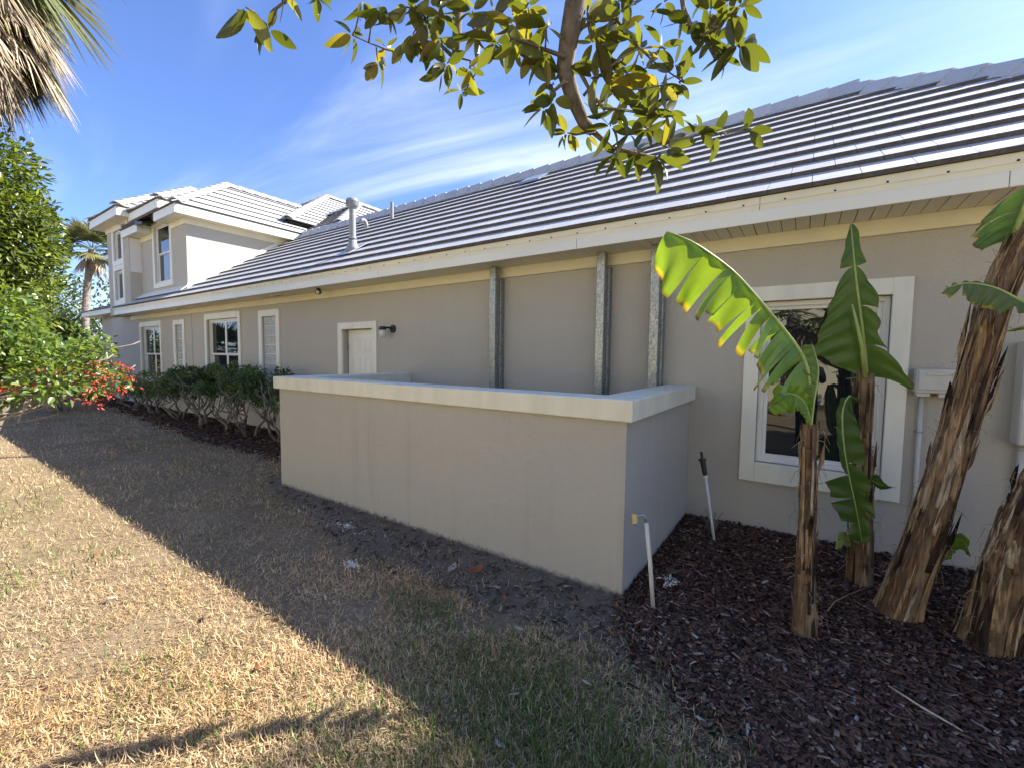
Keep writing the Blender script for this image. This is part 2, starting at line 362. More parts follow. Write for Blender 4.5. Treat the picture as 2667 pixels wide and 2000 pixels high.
def pip(poly, x, y):
    inside = np.zeros(len(x), bool); n = len(poly); j = n-1
    for i in range(n):
        xi, yi = poly[i]; xj, yj = poly[j]
        c = ((yi > y) != (yj > y)) & (x < (xj-xi)*(y-yi)/(yj-yi+1e-12)+xi); inside ^= c; j = i
    return inside
def ragged(poly, step=0.03, amp=0.07, skip=lambda x, y: False, seed=0):
    out = []
    for i in range(len(poly)):
        a = poly[i]; b = poly[(i+1) % len(poly)]; L_ = math.hypot(b[0]-a[0], b[1]-a[1]); n_ = max(1, int(L_/step))
        for k in range(n_):
            x_ = a[0]+(b[0]-a[0])*k/n_; y_ = a[1]+(b[1]-a[1])*k/n_
            if not skip(x_, y_):
                x_ += amp*(mnoise.noise(Vector((x_*4, y_*4, seed)))+0.6*mnoise.noise(Vector((x_*13, y_*13, seed+3)))); y_ += amp*(mnoise.noise(Vector((x_*4, y_*4, seed+7)))+0.6*mnoise.noise(Vector((x_*13, y_*13, seed+9))))
            out.append((x_, y_))
    return out
tag(MB().poly([(x, y, 0.004) for x, y in ragged(SOIL, skip=lambda x, y: y > 2.75)]).build('soil_path', M['soil']), kind='structure')
for P_, nm in ((MULCH_R, 'mulch_ground'), (MULCH_L, 'mulch_ground')):
    tag(MB().poly([(x, y, 0.009) for x, y in ragged(P_, skip=lambda x, y: y > 3.9 or (x < -0.9 and x > -5.4 and y > 2.6 and P_ is MULCH_R), seed=5)]).build(nm, M['mulch']), kind='structure')
# ------------------------------------------------------------------ house
YW = 4.62
house = empty('house', (-7, 6, 0))
tag(house, 'long grey stucco house with grey tiled hip roof and two-storey end', 'house')

def wall_front(mb, x0, x1, z0, z1, y, holes, depth=0.14):
    xs = sorted({x0, x1, *[h[0] for h in holes], *[h[1] for h in holes]}); zs = sorted({z0, z1, *[h[2] for h in holes], *[h[3] for h in holes]})
    for i in range(len(xs)-1):
        for j in range(len(zs)-1):
            cx = (xs[i]+xs[i+1])/2; cz = (zs[j]+zs[j+1])/2
            if any(h[0] < cx < h[1] and h[2] < cz < h[3] for h in holes): continue
            mb.poly([(xs[i], y, zs[j]), (xs[i+1], y, zs[j]), (xs[i+1], y, zs[j+1]), (xs[i], y, zs[j+1])])
    for a, b, c, d in holes:
        yb = y+depth
        mb.poly([(a, y, c), (a, y, d), (a, yb, d), (a, yb, c)]); mb.poly([(b, y, c), (b, yb, c), (b, yb, d), (b, y, d)])
        mb.poly([(a, y, d), (b, y, d), (b, yb, d), (a, yb, d)]); mb.poly([(a, y, c), (a, yb, c), (b, yb, c), (b, y, c)])
        mb.poly([(a, yb, c), (a, yb, d), (b, yb, d), (b, yb, c)])
W_BIG = (-0.34, 0.58, 0.64, 2.14); W_ONE = (-16.86, -15.32, 0.80, 2.38); W_TWO = (-12.20, -10.56, 0.80, 2.42)
G_ONE = (-14.19, -13.69, 1.235, 2.36); G_TWO = (-9.50, -8.92, 1.02, 2.385); DOOR = (-6.72, -5.92, 0.02, 2.045)
w = MB(); wall_front(w, -19.88, 3.40, -0.2, 2.745, YW, [W_BIG, W_ONE, W_TWO, G_ONE, G_TWO, DOOR])
w.poly([(3.40, YW, -0.2), (3.40, 10.6, -0.2), (3.40, 10.6, 2.745), (3.40, YW, 2.745)])
w.poly([(3.40, 10.6, -0.2), (-19.88, 10.6, -0.2), (-19.88, 10.6, 2.745), (3.40, 10.6, 2.745)])
w.poly([(-19.88, YW, -0.2), (-19.88, YW, 2.745), (-19.88, 10.6, 2.745), (-19.88, 10.6, -0.2)])
w.build('main_wall', M['stucco'], house)
# control joint in the stucco
MB().box(-13.136, YW-0.006, 0.0, -13.124, YW+0.002, 2.62).build('control_joint', M['ventgrey'], house)

def frame_ring(mb, x0, x1, z0, z1, wd, y0, y1, ws=None, wb=None, wt=None):
    ws = ws or wd; wb = wb or wd; wt = wt or wd
    mb.box(x0, y0, z0, x0+ws, y1, z1); mb.box(x1-ws, y0, z0, x1, y1, z1)
    mb.box(x0+ws, y0, z1-wt, x1-ws, y1, z1); mb.box(x0+ws, y0, z0, x1-ws, y1, z0+wb)
def window(x0, x1, z0, z1, y, trim=0.12, units=1, rail=None, top=None, bot=None, sill=True, inset=0.07, name='window'):
    """x0..z1: wall opening.  trim stands proud round it; vinyl sashes sit back in the reveal."""
    t = MB(); e = 0.004; tt = top or trim; bb = bot or trim
    frame_ring(t, x0-trim, x1+trim, z0-bb, z1+tt, trim+e, y-0.035, y+0.004, wb=bb+e, wt=tt+e)
    o = t.build(name, M['trim'], house, bevel=0.004)
    f = MB(); yf = y+inset; frame_ring(f, x0+e, x1-e, z0+e, z1-e, 0.045, yf-0.03, yf+0.05)
    f.build('frame', M['white'], o, bevel=0.003)
    wu = (x1-x0-0.09)/units
    for k in range(units):
        a = x0+0.045+k*wu; b = a+wu
        if rail:
            for (za, zb, off) in ((rail, z1-0.045, -0.005), (z0+0.045, rail+0.03, 0.018)):
                s = MB(); frame_ring(s, a+0.003, b-0.003, za, zb, 0.04, yf+off, yf+off+0.028); s.build('sash', M['white'], o, bevel=0.003)
                MB().box(a+0.043, yf+off+0.010, za+0.04, b-0.043, yf+off+0.016, zb-0.04).build('pane', M['glass'], o)
        else:
            s = MB(); frame_ring(s, a+0.003, b-0.003, z0+0.045, z1-0.045, 0.035, yf+0.0, yf+0.03); s.build('sash', M['white'], o, bevel=0.003)
            MB().box(a+0.038, yf+0.012, z0+0.08, b-0.038, yf+0.018, z1-0.08).build('pane', M['glass'], o)
    return o
window(*W_BIG, YW, trim=0.12, top=0.13, bot=0.18)
window(*W_ONE, YW, trim=0.11, units=2, rail=1.55, top=0.14)
window(*W_TWO, YW, trim=0.11, units=2, rail=1.57, top=0.14)
def glass_blocks(x0, x1, z0, z1, n, trim):
    t = MB(); frame_ring(t, x0-trim, x1+trim, z0-trim, z1+trim, trim+0.004, YW-0.035, YW+0.004); o = t.build('glass_block_window', M['trim'], house, bevel=0.004)
    MB().box(x0, YW+0.03, z0, x1, YW+0.05, z1).build('mortar', M['white'], o)
    h = (z1-z0)/n; cols = 3; wv = (x1-x0)/cols
    for i in range(n):
        bm = MB()
        bm.box(x0+0.012, YW+0.012, z0+i*h+0.010, x1-0.012, YW+0.03, z0+(i+1)*h-0.010)
        bm.build('glass_block', M['gblock'], o, bevel=0.006)
glass_blocks(*G_ONE, 6, 0.13); glass_blocks(*G_TWO, 7, 0.13)
# door
dt = MB(); frame_ring(dt, DOOR[0]-0.11, DOOR[1]+0.14, 0.02, DOOR[3]+0.115, 0.114, YW-0.035, YW+0.004, wb=0.02, ws=0.114)
dtrim = dt.build('door_trim', M['trim'], house, bevel=0.004)
yd = YW+0.10; dl = MB(); dl.box(-6.70, yd, 0.03, -5.94, yd+0.03, 2.035); door = dl.build('door', M['door'], house)
for (a, b) in ((-6.59, -6.37), (-6.25, -6.05)):
    for (c, d) in ((1.66, 1.88), (0.92, 1.56), (0.22, 0.80)):
        pm = MB(); frame_ring(pm, a, b, c, d, 0.02, yd-0.006, yd+0.001); pm.box(a+0.035, yd-0.005, c+0.035, b-0.035, yd+0.001, d-0.035); pm.build('door_panel', M['door'], door, bevel=0.003)
MB().box(-6.715, yd-0.012, 1.70, -6.690, yd+0.004, 1.80).build('hinge', M['steel'], door)
# eave: frieze, soffit, fascia
YF = 4.13; ZS = 2.745
MB().box(-17.75, YW-0.03, 2.62, 3.43, YW, ZS-0.003).build('frieze_board', M['frieze'], house)
MB().box(-17.42, YF+0.02, ZS, -4.0, YW, ZS+0.02).build('soffit', M['soffit'], house)
sof = MB().box(-4.0, YF+0.02, ZS+0.012, 3.75, YW+0.0, ZS+0.03).build('soffit_backing', M['dark'], house)
x = -4.0
pm = MB(); pm.box(0.003, YF+0.022, ZS-0.002, 0.097, YW-0.004, ZS+0.009); pme = pm.mesh('soffit_panel', M['soffit'])
k = 0
while x < 3.7:
    o = link('soffit_panel', pme, sof); o.location = (x, 0, random.uniform(-0.0012, 0.0012)); x += 0.10
seams = [-17.45, -14.2, -11.1, -8.0, -5.15, -2.0, 1.05, 3.78]
for a, b in zip(seams[:-1], seams[1:]):
    MB().box(a+0.002, YF, 2.726, b-0.002, YF+0.02, 2.828).build('fascia_board', M['fascia'], house, bevel=0.003)
for a, b in zip([-17.45, -12.4, -9.3, -6.6, -3.45, -0.35, 2.6], [-12.4, -9.3, -6.6, -3.45, -0.35, 2.6, 3.78]):
    fb = MB(); fb.box(a+0.002, YF+0.010, 2.829, b-0.002, YF+0.03, 2.94)
    fo = fb.build('drip_board', M['frieze'], house)
lip = MB().box(-17.45, YF+0.004, 2.876, 3.78, YF+0.012, 2.881).build('drip_lip', M['frieze'], house)
hp = MB(); ring = [(0.008*math.cos(t*math.pi/4), 0.0, 0.008*math.sin(t*math.pi/4)) for t in range(8)]
hp.add(ring+[(p[0], 0.004, p[2]) for p in ring], [tuple(range(8))]+[(i, (i+1) % 8, 8+(i+1) % 8, 8+i) for i in range(8)])
hme = hp.mesh('weep_hole', M['dark']); xx = -9.0
while xx < 2.0:
    o = link('weep_hole', hme, lip); o.location = (xx+random.uniform(-.02, .02), YF+0.0055, 2.888); xx += 0.305
# end fascia of the eave, left and right
MB().box(-17.47, YF, 2.726, -17.452, YF+0.25, 2.93).build('fascia_board', M['fascia'], house)
MB().box(3.785, YF, 2.726, 3.805, 11.0, 2.93).build('fascia_board', M['fascia'], house)

# ---- tiled roofs
TP = math.atan(0.667); ROWS = 11; EXP = 0.376
def tile_face(mb, org, u, run, tan_p, left, right, s_max, exp=EXP, wdt=0.30, th=0.037, collect=None, skip=None, jit=0.004):
    """org: point at tile-edge height; u: unit vector along the eave; run: unit horizontal vector up the slope.
    left(s), right(s): limits along u at slope length s."""
    org = Vector(org); u = Vector(u); run = Vector(run); c = 1/math.sqrt(1+tan_p*tan_p)
    v = run*c + Vector((0, 0, tan_p*c)); nrm = (Vector((0, 0, 1))*c - run*tan_p*c)
    i = 0; s = 0.0
    while s < s_max-0.05:
        s1 = min(s+exp+0.04, s_max); off = (0.5*wdt if i % 2 else 0.0)
        a0 = left(s); b0 = right(s); k0 = math.floor((a0-off)/wdt); x = k0*wdt+off
        while x < b0:
            xa, xb = x+0.002, x+wdt-0.002
            l0, l1 = max(xa, left(s)), max(xa, left(s1)); r0, r1 = min(xb, right(s)), min(xb, right(s1))
            x += wdt
            if r0-l0 < 0.03 and r1-l1 < 0.03: continue
            r1 = max(r1, l1); r0 = max(r0, l0)
            if skip and skip((l0+r0)/2, s): continue
            j = random.uniform(-jit, jit)*0.4; jn = random.uniform(0, 0.0014)
            def P_(a, ss, n): return org + u*a + v*ss + nrm*n
            dn = -(th/exp)*(s1-s)
            pts = [P_(l0, s+j, jn-th), P_(r0, s+j, jn-th), P_(r1, s1, dn-th), P_(l1, s1, dn-th), P_(l0, s+j, jn), P_(r0, s+j, jn), P_(r1, s1, dn), P_(l1, s1, dn)]
            full = abs((r0-l0)-(xb-xa)) < 1e-4 and abs((r1-l1)-(xb-xa)) < 1e-4
            if collect is not None: collect.append((pts, full, (l0+r0)/2, s, i))
            else: mb.hexa(pts)
        s += exp; i += 1
def caps(p0, p1, n0, wing=0.15, tan_l=0.667, exp=0.33, length=0.40, up=Vector((0, 0, 1)), reverse=False, drop=None):
    """yield meshes for V-shaped cap tiles from p0 to p1; each overlaps the one before"""
    p0 = Vector(p0); p1 = Vector(p1); d = (p1-p0); L = d.length; d.normalize(); side = d.cross(Vector((0, 0, 1))).normalized(); up = side.cross(d).normalized()
    n = max(1, int(L/exp)); drop = drop if drop is not None else wing*tan_l
    out = []
    for i in range(n):
        a = p0 + d*(i*L/n); b = a + d*length; mb = MB(); th = 0.028
        ra, rb = 0.036, 0.008
        if reverse: ra, rb = rb, ra
        pts = []
        for q, lift in ((a, ra), (b, rb)):
            for dz in (0.0, th):
                z = up*(lift+dz)
                pts += [q + side*wing - up*drop + z, q + side*0.035 + up*0.0 + z, q - side*0.035 + z, q - side*wing - up*drop + z]
        f = []
        for k in range(3): f += [(k, k+1, 8+k+1, 8+k), (4+k, 12+k, 12+k+1, 4+k+1), (k, 4+k, 4+k+1, k+1), (8+k, 8+k+1, 12+k+1, 12+k)]
        f += [(0, 8, 12, 4), (3, 7, 15, 11)]
        mb.add(pts, f); out.append(mb)
    return out

X_HIP = 3.79; CO = math.cos(TP); Y_E = 4.10; Z_E = 2.97; Y_R = Y_E+ROWS*EXP*CO; Z_R = Z_E+ROWS*EXP*CO*0.667
main_roof_deck = MB()
dz = -0.085
main_roof_deck.poly([(-17.45, Y_E+0.05, Z_E+dz), (X_HIP-0.05, Y_E+0.05, Z_E+dz), (X_HIP-(Y_R-Y_E), Y_R, Z_R+dz), (-14.5, Y_R, Z_R+dz), (-17.45, Y_R, Z_R+dz)])
main_roof_deck.poly([(X_HIP-0.05, Y_E+0.05, Z_E+dz), (X_HIP-0.05, 2*Y_R-Y_E-0.05, Z_E+dz), (X_HIP-(Y_R-Y_E), Y_R, Z_R+dz)])
main_roof_deck.poly([(-17.45, Y_R, Z_R+dz), (X_HIP-(Y_R-Y_E), Y_R, Z_R+dz), (X_HIP-0.05, 2*Y_R-Y_E-0.05, Z_E+dz), (-17.45, 2*Y_R-Y_E-0.05, Z_E+dz)])
main_roof = main_roof_deck.build('main_roof', M['deck'], house)
tiles = []
DX, DY = -13.24, 4.60        # dormer right wall and front
tile_face(None, (0, Y_E, Z_E), (1, 0, 0), (0, 1, 0), 0.667, lambda s: -17.50+max(0, s*CO*0.5), lambda s: X_HIP-s*CO, ROWS*EXP, collect=tiles,
          skip=lambda a, s: (a < DX-0.35 and s*CO+Y_E > DY+0.1))
def tdist(t):
    p = t[0][0]; d = p-CAM_POS; q = (d.dot(C_RIGHT), d.dot(C_FWD)); inside = q[1] > 0 and abs(q[0]/q[1]) < 1.22
    return d.length + (0 if inside else 100)
tiles.sort(key=tdist)
cache = {}
rest = MB()
for n, (pts, full, cx, s, i) in enumerate(tiles):
    if n < 300:
        base = pts[0]; mb = MB().hexa([p-base for p in pts]); o = link('roof_tile', mb.mesh('roof_tile', M['tile']), main_roof); o.location = base
    else: rest.hexa(pts)
# right hip face, seen only from the side
tile_face(rest, (X_HIP, Y_E, Z_E), (0, 1, 0), (-1, 0, 0), 0.667, lambda s: s*CO, lambda s: 2*(Y_R-Y_E)-s*CO, ROWS*EXP)
o = rest.build('roof_tiles_far', M['tile'], main_roof); tag(o, kind='stuff')
for mb in caps((DX+0.15, Y_R, Z_R+0.03), (X_HIP-(Y_R-Y_E)+0.05, Y_R, Z_R+0.025), None, reverse=True, wing=0.105, drop=0.155): mb.build('ridge_tile', M['tile'], main_roof)
for mb in caps((X_HIP, Y_E, Z_E+0.02), (X_HIP-(Y_R-Y_E), Y_R, Z_R+0.01), None, wing=0.14, drop=0.125): mb.build('hip_tile', M['tile'], main_roof)

# ---- two-storey end: dormer bay and tower
TX, TY, TXL = -16.55, 4.31, -18.58      # tower right face, front, left edge
W_DOR = (-15.42, -14.27, 3.55, 5.16)
dw = MB(); wall_front(dw, TX, DX, 2.9, 5.42, DY, [W_DOR], 0.12)
dw.poly([(DX, DY, 2.9), (DX, 10.0, 2.9), (DX, 10.0, 5.04), (DX, DY, 5.04)])
dw.build('dormer_wall', M['stucco'], house)
window(*W_DOR, DY, trim=0.12, rail=4.36, inset=0.05, top=0.10)
W_T1 = (-17.86, -17.10, 4.40, 5.30); W_T2 = (-17.86, -17.10, 3.20, 4.10)
tw_ = MB(); wall_front(tw_, TXL, TX, 2.76, 5.50, TY, [W_T1, W_T2], 0.12); tw_.poly([(TXL, TY, 2.76), (TXL, YW+0.1, 2.76), (TX, YW+0.1, 2.76), (TX, TY, 2.76)])
tw_.poly([(TX, TY, 2.76), (TX, 6.2, 2.76), (TX, 6.2, 5.50), (TX, TY, 5.50)])
tw_.poly([(TXL, TY, 2.76), (TXL, TY, 5.50), (TXL, 9.2, 5.50), (TXL, 9.2, 2.76)])
tw_.build('tower_wall', M['stucco'], house)
MB().box(TX-0.002, TY+0.02, 3.98, TX+0.012, DY-0.004, 4.95).build('painted_sun_strip', M['white'], house)  # white strip painted in for sunlight on the tower's side face
window(*W_T1, TY, trim=0.15, inset=0.05); window(*W_T2, TY, trim=0.145, inset=0.05, bot=0.16)
# step flashing where the dormer sits on the main roof
fl = MB(); ya = DY; yb = Y_R-0.3
for (y0, y1) in ((ya-0.02, yb),):
    za = Z_E+(y0-Y_E)*0.667; zb = Z_E+(y1-Y_E)*0.667
    fl.hexa([(DX+0.002, y0, za-0.03), (DX+0.02, y0, za-0.03), (DX+0.02, y1, zb-0.03), (DX+0.002, y1, zb-0.03), (DX+0.002, y0, za+0.10), (DX+0.02, y0, za+0.10), (DX+0.02, y1, zb+0.10), (DX+0.002, y1, zb+0.10)])
zf = Z_E+(DY-Y_E)*0.667
fl.hexa([(TX, DY-0.16, zf-0.105), (DX+0.02, DY-0.16, zf-0.105), (DX+0.02, DY-0.002, zf+0.02), (TX, DY-0.002, zf+0.02), (TX, DY-0.16, zf-0.09), (DX+0.02, DY-0.16, zf-0.09), (DX+0.02, DY-0.002, zf+0.06), (TX, DY-0.002, zf+0.06)])
fl.build('flashing', M['fascia'], house)

def eave_box(x0, x1, y0, y1, zs, zt, parent=house, sides='frl', fz=None):
    """soffit slab, fascia boards round x0..x1, y0.. ; fz: (wall x0, x1, y, depth) for a frieze under the soffit"""
    MB().box(x0+0.02, y0+0.02, zs+0.012, x1-0.02, y1, zs+0.03).build('soffit', M['soffit'], parent)
    zm = zs+(zt-zs)*0.52
    if 'f' in sides:
        MB().box(x0, y0, zs, x1, y0+0.02, zm).build('fascia_board', M['fascia'], parent, bevel=0.003); MB().box(x0+0.002, y0+0.01, zm+0.001, x1-0.01, y0+0.03, zt).build('drip_board', M['trim'], parent)
    if 'r' in sides:
        MB().box(x1-0.02, y0+0.0205, zs, x1, y1, zm).build('fascia_board', M['fascia'], parent, bevel=0.003); MB().box(x1-0.03, y0+0.031, zm+0.001, x1-0.01, y1, zt).build('drip_board', M['trim'], parent)
    if 'l' in sides:
        MB().box(x0, y0+0.0205, zs, x0+0.02, y1, zm).build('fascia_board', M['fascia'], parent, bevel=0.003); MB().box(x0+0.01, y0+0.031, zm+0.001, x0+0.03, y1, zt).build('drip_board', M['trim'], parent)
def hip_roof(name, x0, x1, y0, y1, z, tan_p, faces='rf', exp=EXP, cap_f=True):
    """hip-ended roof, ridge along Y.  z: height of the tile edge.  front hip end at y0."""
    xm = (x0+x1)/2; half = (x1-x0)/2; c = 1/math.sqrt(1+tan_p**2); zr = z+half*tan_p; dz = -0.08
    d = MB(); A = (x0+.05, y0+.05, z+dz); B = (x1-.05, y0+.05, z+dz); P1 = (xm, y0+half, zr+dz); P2 = (xm, y1, zr+dz)
    d.poly([A, B, P1]); d.poly([B, (x1-.05, y1, z+dz), P2, P1]); d.poly([A, P1, P2, (x0+.05, y1, z+dz)]); d.poly([(x0+.05, y1, z+dz), P2, (x1-.05, y1, z+dz)])
    r = d.build(name, M['deck'], house)
    t = MB(); sm = half/c
    tile_face(t, (x1, 0, z), (0, 1, 0), (-1, 0, 0), tan_p, lambda s: y0+s*c, lambda s: y1, sm, exp)
    tile_face(t, (0, y0, z), (1, 0, 0), (0, 1, 0), tan_p, lambda s: x0+s*c, lambda s: x1-s*c, sm, exp)
    tile_face(t, (x0, 0, z), (0, 1, 0), (1, 0, 0), tan_p, lambda s: y0+s*c, lambda s: y1, sm, exp)
    tag(t.build('roof_tiles', M['tile'], r), kind='stuff')
    for mb in caps((x1, y0, z+0.02), (xm, y0+half, zr+0.03), None, drop=0.07): mb.build('hip_tile', M['tile'], r)
    for mb in caps((x0, y0, z+0.02), (xm, y0+half, zr+0.03), None, drop=0.07): mb.build('hip_tile', M['tile'], r)
    for mb in caps((xm, y0+half, zr+0.02), (xm, y1, zr+0.02), None, drop=0.15*tan_p): mb.build('ridge_tile', M['tile'], r)
    return r
# dormer: low eave right of the window, raised centre over it, low eave left of it
EX = -12.90
eave_box(-14.33, EX, 4.26, 9.6, 5.045, 5.27, sides='fr'); MB().box(-14.35, 4.262, 5.045, -14.331, DY, 5.30).build('fascia_board', M['fascia'], house)
hip_roof('dormer_roof', -16.9, EX+0.03, 4.23, 11.5, 5.30, 0.72)
eave_box(-16.25, -13.97, 4.24, 6.3, 5.345, 5.57, sides='frl'); hip_roof('dormer_centre_roof', -16.28, -13.94, 4.21, 7.2, 5.60, 0.667)
eave_box(-17.02, -15.62, 4.255, 5.6, 4.985, 5.20, sides='fr'); 
lo = MB(); tile_face(lo, (0, 4.225, 5.235), (1, 0, 0), (0, 1, 0), 0.667, lambda s: -17.05, lambda s: -15.55-s*0.3, 0.6); tag(lo.build('low_eave_tiles', M['tile'], house), kind='stuff')
eb = MB(); eb.hexa([(-15.62, 4.22, 5.13), (-15.10, 4.22, 5.10), (-15.15, 4.50, 5.18), (-15.62, 4.55, 5.24), (-15.62, 4.22, 5.27), (-15.10, 4.24, 5.16), (-15.15, 4.50, 5.28), (-15.62, 4.55, 5.38)]); eb.build('flashing_cover', M['black'], house)
fz = MB(); fz.box(-14.15, DY-0.03, 4.905, DX+0.03, DY, 5.055); fz.box(DX, DY, 4.905, DX+0.03, 9.5, 5.055); fz.box(TX, DY-0.03, 4.845, -15.54, DY, 4.995); fz.box(-15.6, DY-0.025, 5.27, -14.1, DY, 5.355); fz.build('frieze_board', M['frieze'], house)
# tower eave
eave_box(-18.88, -16.18, 3.97, 8.2, 5.46, 5.71); hip_roof('tower_roof', -18.91, -16.15, 3.94, 9.2, 5.74, 0.667)
fz = MB(); fz.box(TXL-0.03, TY-0.03, 5.33, TX+0.03, TY, 5.47); fz.box(TX, TY, 5.33, TX+0.03, 6.2, 5.47); fz.build('frieze_board', M['frieze'], house)
# rear wings seen over the ridge
MB().box(-20.4, 8.0, -0.2, -13.6, 16.8, 5.6).build('rear_wall', M['stucco'], house)
hip_roof('rear_roof_high', -20.8, -13.2, 7.2, 17.0, 5.75, 0.667); hip_roof('rear_roof_low', -16.5, -11.2, 7.6, 15.0, 5.40, 0.667)
# low wing at the far end with its balcony
MB().box(-22.9, 5.05, -0.2, -19.9, 12, 2.95).build('low_wing_wall', M['stucco'], house)
eave_box(-23.55, TXL-0.01, 4.60, 9.5, 2.95, 3.12, sides='fl')
lo = MB(); tile_face(lo, (0, 4.57, 3.15), (1, 0, 0), (0, 1, 0), 0.5, lambda s: -23.6+s*0.8, lambda s: TXL-0.02, 1.0); tag(lo.build('low_wing_tiles', M['tile'], house), kind='stuff')
MB().box(-22.9, 5.3, 3.1, TXL-0.01, 9.0, 3.3).build('low_wing_deck', M['deck'], house)
bw = MB(); bw.box(-21.55, 5.0, 3.25, -21.4, 8.8, 4.25); bw.box(-21.4, 8.6, 3.25, TXL-0.01, 8.8, 4.25); bal = bw.build('balcony_parapet', M['stucco'], house)
MB().box(-21.60, 4.97, 4.25, -21.36, 8.85, 4.31).build('parapet_cap', M['trim'], bal)
rl = MB(); n_ = 14
for i in range(n_): 
    xx = -21.38+i*0.2; rl.tube([(xx, 5.05, 3.28), (xx, 5.05, 3.95+0.12*math.sin(math.pi*i/(n_-1)))], 0.012, 5)
rl.tube([(-21.38+i*0.2, 5.05, 3.95+0.12*math.sin(math.pi*i/(n_-1))) for i in range(n_)], 0.018, 5); rl.tube([(-21.38+i*0.2, 5.05, 3.85+0.12*math.sin(math.pi*i/(n_-1))) for i in range(n_)], 0.014, 5)
rl.build('balcony_railing', M['trim'], house)
eave_box(-21.6, TXL-0.01, 4.9, 7.5, 5.0, 5.15, sides='fl')
lo = MB(); tile_face(lo, (0, 4.87, 5.18), (1, 0, 0), (0, 1, 0), 0.5, lambda s: -21.63+s*0.8, lambda s: TXL-0.02, 1.2); tag(lo.build('balcony_roof_tiles', M['tile'], house), kind='stuff')

# ---- roof vents
def roof_z(y): return Z_E+(y-Y_E)*0.667
vx, vy = -6.80, 4.90; vz = roof_z(vy)
v = MB().lathe(vx, vy, [(0.056, vz-0.05), (0.056, vz+0.74)], 20); vp = v.build('vent_pipe', M['ventgrey'], house, smooth=False)
MB().lathe(vx, vy, [(0.13, vz-0.06), (0.11, vz+0.02), (0.075, vz+0.10), (0.066, vz+0.17)], 20).build('vent_boot', M['ventgrey'], vp, smooth=True)
MB().lathe(vx, vy, [(0.062, vz+0.165), (0.082, vz+0.172), (0.082, vz+0.182), (0.062, vz+0.19)], 20).build('vent_collar', M['ventgrey'], vp)
cap_m = MB(); prof = [(0.06, 0.70), (0.085, 0.73), (0.105, 0.755), (0.105, 0.84), (0.098, 0.868), (0.07, 0.885), (0.02, 0.89)]
cap_m.lathe(vx, vy, [(r, vz+z) for r, z in prof], 40)
vc = cap_m.build('vent_cap', M['ventgrey'], vp)
ribs = MB()
for kk in range(40):
    a = 2*math.pi*kk/40; ribs.box(-0.004, -0.003, vz+0.765, 0.004, 0.003, vz+0.835)
    for q in range(-8, 0):
        x_, y_, z_ = ribs.v[q]; ribs.v[q] = (vx+math.cos(a)*(0.106+x_)-math.sin(a)*y_, vy+math.sin(a)*(0.106+x_)+math.cos(a)*y_, z_)
ribs.build('vent_ribs', M['ventgrey'], vp)
fb_ = MB(); zf0 = roof_z(vy-0.22); zf1 = roof_z(vy+0.15)
fb_.hexa([(vx-0.2, vy-0.22, zf0), (vx+0.2, vy-0.22, zf0), (vx+0.2, vy+0.15, zf1), (vx-0.2, vy+0.15, zf1), (vx-0.2, vy-0.22, zf0+0.012), (vx+0.2, vy-0.22, zf0+0.012), (vx+0.2, vy+0.15, zf1+0.012), (vx-0.2, vy+0.15, zf1+0.012)]); fb_.build('vent_flashing', M['flash'], vp)
px_, py_ = -7.80, 6.65; MB().lathe(px_, py_, [(0.038, roof_z(py_)-0.05), (0.038, roof_z(py_)+0.36)], 14).build('vent_pipe', M['ventgrey'], house)
gx, gy = -8.45, 6.45; gz = roof_z(gy)
goose = MB(); goose.tube([(gx, gy, gz-0.05), (gx, gy, gz+0.07), (gx-0.005, gy-0.02, gz+0.12), (gx-0.01, gy-0.065, gz+0.145), (gx-0.015, gy-0.11, gz+0.12), (gx-0.015, gy-0.125, gz+0.07)], [0.055, 0.048, 0.045, 0.044, 0.042, 0.042], 12); goose.build('gooseneck_vent', M['ventgrey'], house, smooth=True)
sy = Y_R-0.55; MB().hexa([(-4.55, sy-0.2, roof_z(sy-0.2)+0.005), (-4.05, sy-0.2, roof_z(sy-0.2)+0.005), (-4.05, sy+0.15, roof_z(sy+0.15)+0.005), (-4.55, sy+0.15, roof_z(sy+0.15)+0.005),
    (-4.50, sy-0.16, roof_z(sy-0.16)+0.035), (-4.10, sy-0.16, roof_z(sy-0.16)+0.035), (-4.10, sy+0.12, roof_z(sy+0.12)+0.03), (-4.50, sy+0.12, roof_z(sy+0.12)+0.03)]).build('roof_vent', M['flash'], house)

# ------------------------------------------------------------------ low enclosure wall in front of the house
enc = empty('enclosure_wall', (-3.1, 2.8, 0)); tag(enc, 'low stucco enclosure wall with cream cap in front of the posts', 'wall')
e_ = MB(); T = 0.20; X0, X1, Y0 = -5.23, -0.93, 2.72
pl = [(X0, YW, 0), (X0, Y0, 0), (X1, Y0, 0), (X1, YW, 0), (X1-T, YW, 0), (X1-T, Y0+T, 0), (X0+T, Y0+T, 0), (X0+T, YW, 0)]
H = 1.19; e_.add([(x, y, -0.2) for x, y, _ in pl]+[(x, y, H) for x, y, _ in pl], [(i, (i+1) % 8, 8+(i+1) % 8, 8+i) for i in range(8)]+[(8, 9, 14, 15), (9, 10, 13, 14), (10, 11, 12, 13)])
e_.build('stucco_wall', M['stucco_low'], enc)
c_ = MB(); o2 = 0.05; ix = 0.035
pl = [(X0-o2, YW-0.0), (X0-o2, Y0-o2), (X1+o2, Y0-o2), (X1+o2, YW-0.0), (X1-T-ix, YW-0.0), (X1-T-ix, Y0+T+ix), (X0+T+ix, Y0+T+ix), (X0+T+ix, YW-0.0)]
